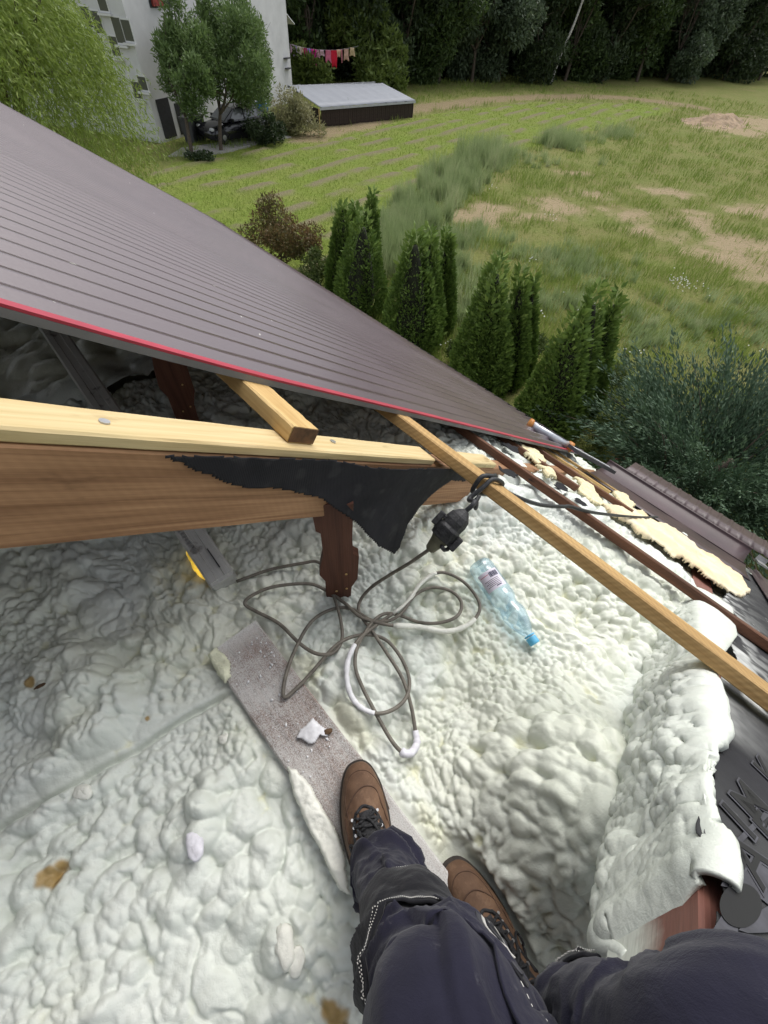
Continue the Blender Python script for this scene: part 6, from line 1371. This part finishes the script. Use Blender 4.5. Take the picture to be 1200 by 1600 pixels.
# stakes and young plants in front of it
M['weed'] = leaf_mat('young_plants', (.05, .09, .02), (.12, .18, .05), None, .3)
for i, (px, py, tp) in enumerate(((545, 190, 158), (578, 184, 152), (597, 178, 162), (622, 172, 158))):
    b = np.array([*gP(px, py), 0.0]); H = z_seen(b, tp); tree('young_plant', b, [(b + [0, 0, H * .55], (.22, .22, H * .45))], 260, .16, .08, M['weed'], ['tallest climbing plant in front of the shed wall', 'second climbing plant before the dark shed wall', 'small plant by the middle of the shed wall', 'small plant near the open end of the shed'][i], 'plant', 'young plants before the shed', 300 + i, .02)
b = gnd(500, 213); m = MB(); m.tube([b - [0, 0, .1], b + [.02, .01, .6], b + [.0, .03, 1.25]], .025, 8); tag(m.build('garden_stake', M['pine']), 'pale wooden stake beside the variegated shrub', 'stake')
# washing line
la, lb = at_d(452, 68, 33.5), at_d(560, 72, 33.0); n = 40; t = np.linspace(0, 1, n)[:, None]; LP = la + (lb - la) * t - np.array([0, 0, .28]) * (4 * t * (1 - t)); V, F = tube_vf(LP, .010, 5); M['line'] = simple('washing_line', (.3, .3, .3), .6); tag(add('washing_line', V, F, M['line']), 'washing line hung with pink and red clothes from the grey building', 'washing line')
gar = [(456, .34, .50, (.62, .42, .56), 'pale pink garment nearest the building'), (460.5, .34, .62, (.55, .45, .72), 'lilac garment beside the pale pink one'), (467, .34, .48, (.70, .62, .52), 'cream top on the washing line'), (472.5, .24, .38, (.72, .50, .42), 'small peach top on the washing line'), (477, .28, .50, (.50, .02, .12), 'crimson top between the peach and violet ones'), (482.5, .24, .72, (.36, .22, .68), 'violet towel on the washing line'), (490, .44, 1.0, (.72, .03, .30), 'long bright magenta garment, the longest on the line'), (496.5, .26, .46, (.58, .30, .38), 'dusky pink top next to the magenta one'), (503, .34, .34, (.60, .40, .46), 'short pale rose shorts on the line'), (513, .44, .70, (.62, .16, .26), 'rose pink shirt left of the scarlet one'), (522, .42, .98, (.62, .01, .04), 'scarlet long garment on the washing line'), (529.5, .28, .42, (.66, .40, .28), 'peach striped top right of the scarlet one'), (534, .10, .74, (.60, .22, .26), 'narrow hanging red sleeve on the line'), (541, .42, .66, (.58, .36, .28), 'tan trousers on the washing line'), (550.5, .40, .48, (.56, .42, .26), 'sand coloured shorts at the tree end of the line')]
for i, (px, wd, ht, c, lab) in enumerate(gar):
    s = (px - 452) / 108; p0 = la + (lb - la) * s - np.array([0, 0, .28]) * (4 * s * (1 - s)); d = (lb - la); d[2] = 0; d /= np.linalg.norm(d); nr = np.array([-d[1], d[0], 0]); nx, nz = 7, 9; V = []
    for a in range(nx):
        for z in range(nz):
            u_, v_ = a / (nx - 1) - .5, z / (nz - 1); tap = 1 - .18 * math.sin(v_ * 3 + i); V.append(p0 + d * u_ * wd * tap + nr * (.03 * math.sin(u_ * 14 + i) * v_ + .02 * math.sin(v_ * 6 + i * 2)) - ZU * v_ * ht * (1 - .10 * (1 if i % 3 else 2) * (abs(u_) < .18)))
    M['g%d' % i] = simple('garment_%d' % i, c, .85, .15, 6); o = add('garment', V, grid_faces(nx, nz), M['g%d' % i], smooth=True); o.modifiers.new('t', 'SOLIDIFY').thickness = .012; tag(o, lab, 'garment', 'clothes on the washing line')

# ---- trees and shrubs round the building
M['willow2'] = leaf_mat('grey_green_leaves', (.072, .125, .038), (.155, .23, .075), (.25, .32, .15), .3, .5)
def yard_tree(px, py, crowns, label, seed, n):
    b = np.array([*gP(px, py), 0.0]); dd = depth(b + [0, 0, 2.0]); balls = []
    for (cx, cy, rx, ry) in crowns: k_ = dd / FPX; balls.append((at_d(cx, cy - 22, dd - .2), (rx * k_ * .95, rx * k_ * .8, ry * k_ * .95)))
    return tree('leafy_tree', b, balls, int(n * 1.7), .20, .062, M['willow2'], label, 'tree', 'trees in front of the building', seed, .11, droop=-.2, shell=.15)
yard_tree(345, 236, [(345, 60, 34, 42), (372, 100, 40, 50), (350, 150, 42, 38), (392, 150, 32, 36), (330, 105, 34, 40)], 'tall leafy tree directly before the black car', 401, 12000)
yard_tree(300, 243, [(280, 65, 36, 46), (262, 100, 26, 36), (298, 110, 34, 44), (300, 160, 32, 34), (268, 140, 22, 30)], 'leafy tree at the corner of the grey building with thin bare twigs', 402, 9500)
yard_tree(385, 217, [(380, 55, 26, 36), (395, 95, 26, 40), (400, 140, 24, 36), (385, 165, 28, 26)], 'slimmer leafy tree at the far end of the black car', 403, 7000)
M['pale_shrub'] = leaf_mat('pale_variegated_leaves', (.16, .17, .075), (.30, .29, .15), (.42, .40, .26), .3)
M['dark_shrub'] = leaf_mat('dark_shrub_leaves', (.018, .032, .012), (.045, .072, .024), None, .15)
def shrub(px, py, crowns, n, mat, label, seed, L=.16, name='shrub', Wd=.07, r0=.04):
    b = np.array([*gP(px, py), 0.0]); dd = depth(b + [0, 0, .8]); k_ = dd / FPX; return tree(name, b, [(at_d(cx, cy, dd), (rx * k_, rx * k_, ry * k_ * 1.1)) for cx, cy, rx, ry in crowns], n, L, Wd, M[mat], label, 'shrub', None, seed, r0, shell=.3)
shrub(462, 208, [(455, 165, 30, 24), (440, 185, 26, 22), (478, 190, 28, 20), (462, 195, 30, 16)], 6500, 'pale_shrub', 'pale cream leaved shrub beside the shed', 411)
shrub(408, 222, [(405, 205, 24, 18), (425, 200, 20, 20)], 3500, 'dark_shrub', 'dark low evergreen shrub between the car and the pale shrub', 412)
shrub(318, 245, [(318, 243, 20, 4), (302, 243, 14, 4)], 900, 'dark_shrub', 'flat dark shrub at the foot of the front trees', 413, .12)
M['red_shrub'] = leaf_mat('russet_leaves', (.075, .095, .030), (.150, .105, .040), (.260, .125, .065), .3); M['green_shrub'] = leaf_mat('green_shrub_leaves', (.045, .075, .018), (.11, .15, .04), (.17, .19, .07), .3)
shrub(440, 425, [(435, 340, 30, 26), (415, 365, 34, 26), (465, 372, 34, 26), (430, 390, 40, 26), (480, 395, 24, 22)], 9000, 'red_shrub', 'russet and green loose shrub behind the roof edge', 414, .10, Wd=.045)
shrub(495, 440, [(495, 420, 22, 22), (480, 432, 24, 18)], 2600, 'green_shrub', 'low green shrub between the russet one and the first thujas', 415, .10, Wd=.04)
for i, (px, py, cr, lab) in enumerate(((835, 560, (835, 545, 22, 16), 'low leafy weeds between the third and fourth thuja groups'), (720, 560, (715, 545, 16, 14), 'leafy weeds between the second and third thuja groups'), (950, 690, (945, 675, 26, 20), 'light green weeds between the last thujas and the juniper'), (965, 600, (962, 590, 24, 14), 'ragged weeds above the juniper'))):
    shrub(px, py, [cr], 1500, 'green_shrub', lab, 430 + i, .08, 'weed_patch', .035, .015)
# ---- forest edge
M['forest'] = [leaf_mat('forest_leaves_dark', (.016, .028, .011), (.048, .074, .027), (.090, .128, .052), .25), leaf_mat('forest_leaves_grey', (.044, .066, .034), (.095, .135, .072), (.175, .215, .128), .3), leaf_mat('forest_leaves_mid', (.028, .050, .015), (.068, .110, .030), (.125, .18, .062), .3)]
f0, f1 = np.array(gP(470, 138)), np.array(gP(1200, 128)); fe = (f1 - f0) / np.linalg.norm(f1 - f0); fnrm = np.array([-fe[1], fe[0]])
kinds = [('dark dense tree in the forest edge', 0), ('pale grey green feathery tree at the forest edge', 1), ('mid green broad tree in the forest edge', 2)]; proto = {}
rf = np.random.default_rng(21); spots = []
def forest_tree(kind, xy, sc, rot, label, first):
    if kind not in proto:
        r = np.random.default_rng(60 + kind); balls = [(np.array([*(r.normal(0, 1.3, 2)), 1.4 + 1.05 * i]), (2.3 + .5 * r.random(), 2.3, 1.6)) for i in range(9)]
        rt = tree('forest_tree', (0, 0), balls, 17000, .40, .17, M['forest'][kind], label, 'tree', 'trees of the forest edge', 70 + kind, .22, droop=.5 if kind == 1 else .1, shell=.35); proto[kind] = rt
        rt.location = (xy[0], xy[1], 0); rt.rotation_euler = (0, 0, rot); rt.scale = (sc, sc, sc * 1.1); return rt
    s = proto[kind]; o = s.copy(); COL.objects.link(o); o.location = (xy[0], xy[1], 0); o.rotation_euler = (0, 0, rot); o.scale = (sc, sc, sc * 1.1); o['label'] = label
    for ch in [c for c in bpy.data.objects if c.parent == s]: c = ch.copy(); COL.objects.link(c); c.parent = o
    return o
def along(px): return np.array(gP(px, 138 - 10 * (px - 470) / 730))
front = [(505, 2), (640, 0), (700, 2), (755, 1), (800, 1), (850, 0), (905, 2), (960, 0), (1010, 2), (1060, 1), (1105, 1), (1150, 0), (1200, 2), (1260, 0), (600, 0)]
whr = ['behind the washing line', 'right of the light green tree', 'above the start of the dirt path', 'with silvery leaves above the path', 'beside the silvery one', 'near the white birch trunk', 'just right of the birch trunk', 'over the middle of the field edge', 'beyond the bend of the dirt path', 'with hanging pale twigs', 'the palest one above the dirt mound', 'behind the dirt mound', 'at the frame edge above the sand', 'past the frame edge', 'behind the shed']
for i, (px, kd) in enumerate(front): forest_tree(kd, along(px) + fnrm * (1.2 + 1.2 * rf.random()), .8 + .35 * rf.random(), rf.random() * 6.28, ['dark dense forest tree ', 'pale feathery forest tree ', 'mid green forest tree '][kd] + whr[i], i)
for i in range(26):
    px = 440 + 32 * i; forest_tree(0 if i % 3 else 2, along(min(px, 1300)) + fe * (0 if px < 1300 else (px - 1300) * .1) + fnrm * (5.5 + 3.5 * rf.random()), 1.05 + .35 * rf.random(), rf.random() * 6.28, 'dark tree standing in the second rank of the forest', i)
# the wood behind: loose leaves before a near-black box for its unlit depth
n = 45000; t = rf.random(n); P = f0 + (f1 - f0) * (t * 1.5 - .3)[:, None] + fnrm * (9 + 9 * rf.random(n))[:, None]; C = np.c_[P, rf.random(n) * 13]; V, F = leaves(C, rf.normal(0, 1, (n, 3)), (.6 + .5 * rf.random(n)), .34, 5); o = add('forest', V, F, M['forest'][0], attrs=dict(var=np.repeat(rf.random(n), 4)), mw=Matrix()); tag(o, kind='stuff')
q = [f0 - fe * 25 + fnrm * 19, f1 + fe * 25 + fnrm * 19]; m = MB(); m.box([*((q[0] + q[1]) / 2), 7], (np.linalg.norm(q[1] - q[0]) / 2, 1.0, 7.2), np.array([[fe[0], fnrm[0], 0], [fe[1], fnrm[1], 0], [0, 0, 1]])); M['forest_backdrop'] = simple('forest_depth_dark', (.012, .016, .008), .95, .5, .6); tag(m.build('forest', M['forest_backdrop']), kind='stuff')
b = np.array([*(along(864) + fnrm * .4), 0]); root = empty('birch', b, 'birch with a thin leaning white trunk at the forest edge', 'tree'); m = MB(); m.tube(spline([b, b + [.3, .2, 2.2], b + [.9, .2, 4.6], b + [1.3, .2, 8]], 6), np.linspace(.16, .09, 19), 9); m.build('trunk', M['birch_bark'], root, True)
C, d, k_ = in_balls([(b + [1.2, .2, 8.6], np.array([1.8, 1.8, 2.0]))], 3500, 8, .2); V, F = leaves(C, d + [0, 0, -.6], .4, .2, 3); foliage('crown', [(V, F, rf.random(len(C)))], M['forest'][2], root)
# light green trees behind the shed
M['light_tree'] = leaf_mat('light_green_leaves', (.075, .115, .024), (.145, .200, .046), (.22, .275, .085), .35, .5)
def mid_tree(px, py, crowns, n, label, seed):
    b = np.array([*gP(px, py), 0.0]); dd = depth(b + [0, 0, 2]); k_ = dd / FPX; tree('leafy_tree', b, [(at_d(cx, cy, dd), (rx * k_, rx * k_, ry * k_ * 1.15)) for cx, cy, rx, ry in crowns], n, .42, .16, M['light_tree'], label, 'tree', None, seed, .12, shell=.3)
mid_tree(592, 141, [(588, 60, 20, 30), (575, 85, 28, 28), (605, 88, 24, 26), (590, 108, 38, 22), (600, 122, 34, 12)], 9000, 'bright green bushy tree right behind the shed roof', 451)
mid_tree(560, 139, [(545, 15, 34, 28), (565, 40, 26, 24), (535, 45, 22, 20)], 6500, 'taller light green tree above the washing line', 452)
mid_tree(480, 139, [(475, 112, 22, 22), (500, 118, 18, 18)], 3000, 'light green bush under the washing line by the building corner', 453)
# dirt mound and white flowers, red hose
c = gnd(1122, 192); GX, GY = np.meshgrid(np.linspace(-5, 5, 70), np.linspace(-3.5, 3.5, 56), indexing='ij'); ang = math.atan2(fe[1], fe[0]); Z = 1.15 * np.exp(-((GX + .5) / 2.0) ** 2 - (GY / 1.3) ** 2) + .55 * np.exp(-((GX - 2.2) / 1.3) ** 2 - ((GY - .4) / 1.0) ** 2); Z = .62 * Z * (.55 + .9 * fbm(GX * 1.2, GY * 1.2, 4, 4)) + .16 * (fbm(GX * 3, GY * 3, 9, 3) - .5) * (Z > .06) - .05
P = np.stack([c[0] + GX * math.cos(ang) - GY * math.sin(ang), c[1] + GX * math.sin(ang) + GY * math.cos(ang), Z], -1).reshape(-1, 3); M['soil'] = simple('bare_soil', (.30, .215, .135), .95, .4, 2.2, .9, 9, bd=.05); tag(add('dirt_mound', P, grid_faces(70, 56), M['soil'], smooth=True, mw=Matrix()), kind='structure')
r = np.random.default_rng(9); pts = []
for (px, py, n, s) in ((1057, 446, 26, .28), (1075, 458, 18, .25), (828, 414, 6, .1), (840, 505, 8, .15), (700, 548, 6, .1), (860, 350, 5, .3), (1185, 560, 4, .3), (990, 560, 6, .2), (770, 300, 4, .2), (905, 480, 6, .3)):
    cc = gP(px, py); pts += [np.array([cc[0] + r.normal(0, s), cc[1] + r.normal(0, s), .12 + .2 * r.random()]) for _ in range(n)]
m = MB()
for p_ in pts: a = r.random() * 6.28; m.box(p_, (.015, .015, .010), np.array([[math.cos(a), -math.sin(a), 0], [math.sin(a), math.cos(a), 0], [0, 0, 1]]))
M['flower'] = simple('white_flowers', (.72, .72, .68), .8, .05); o = m.build('white_flowers', M['flower']); o['kind'] = 'stuff'
hp = [gnd(952, 722, .05), gnd(965, 718, .08), gnd(980, 720, .10), gnd(992, 728, .08), gnd(997, 738, .05)]; m = MB(); m.tube(spline(hp, 6), .035, 9); M['hose'] = simple('red_hose', (.26, .06, .035), .5, .2); tag(m.build('garden_hose', M['hose'], smooth=True), 'short curve of red brown hose on the soil beside the juniper', 'hose')
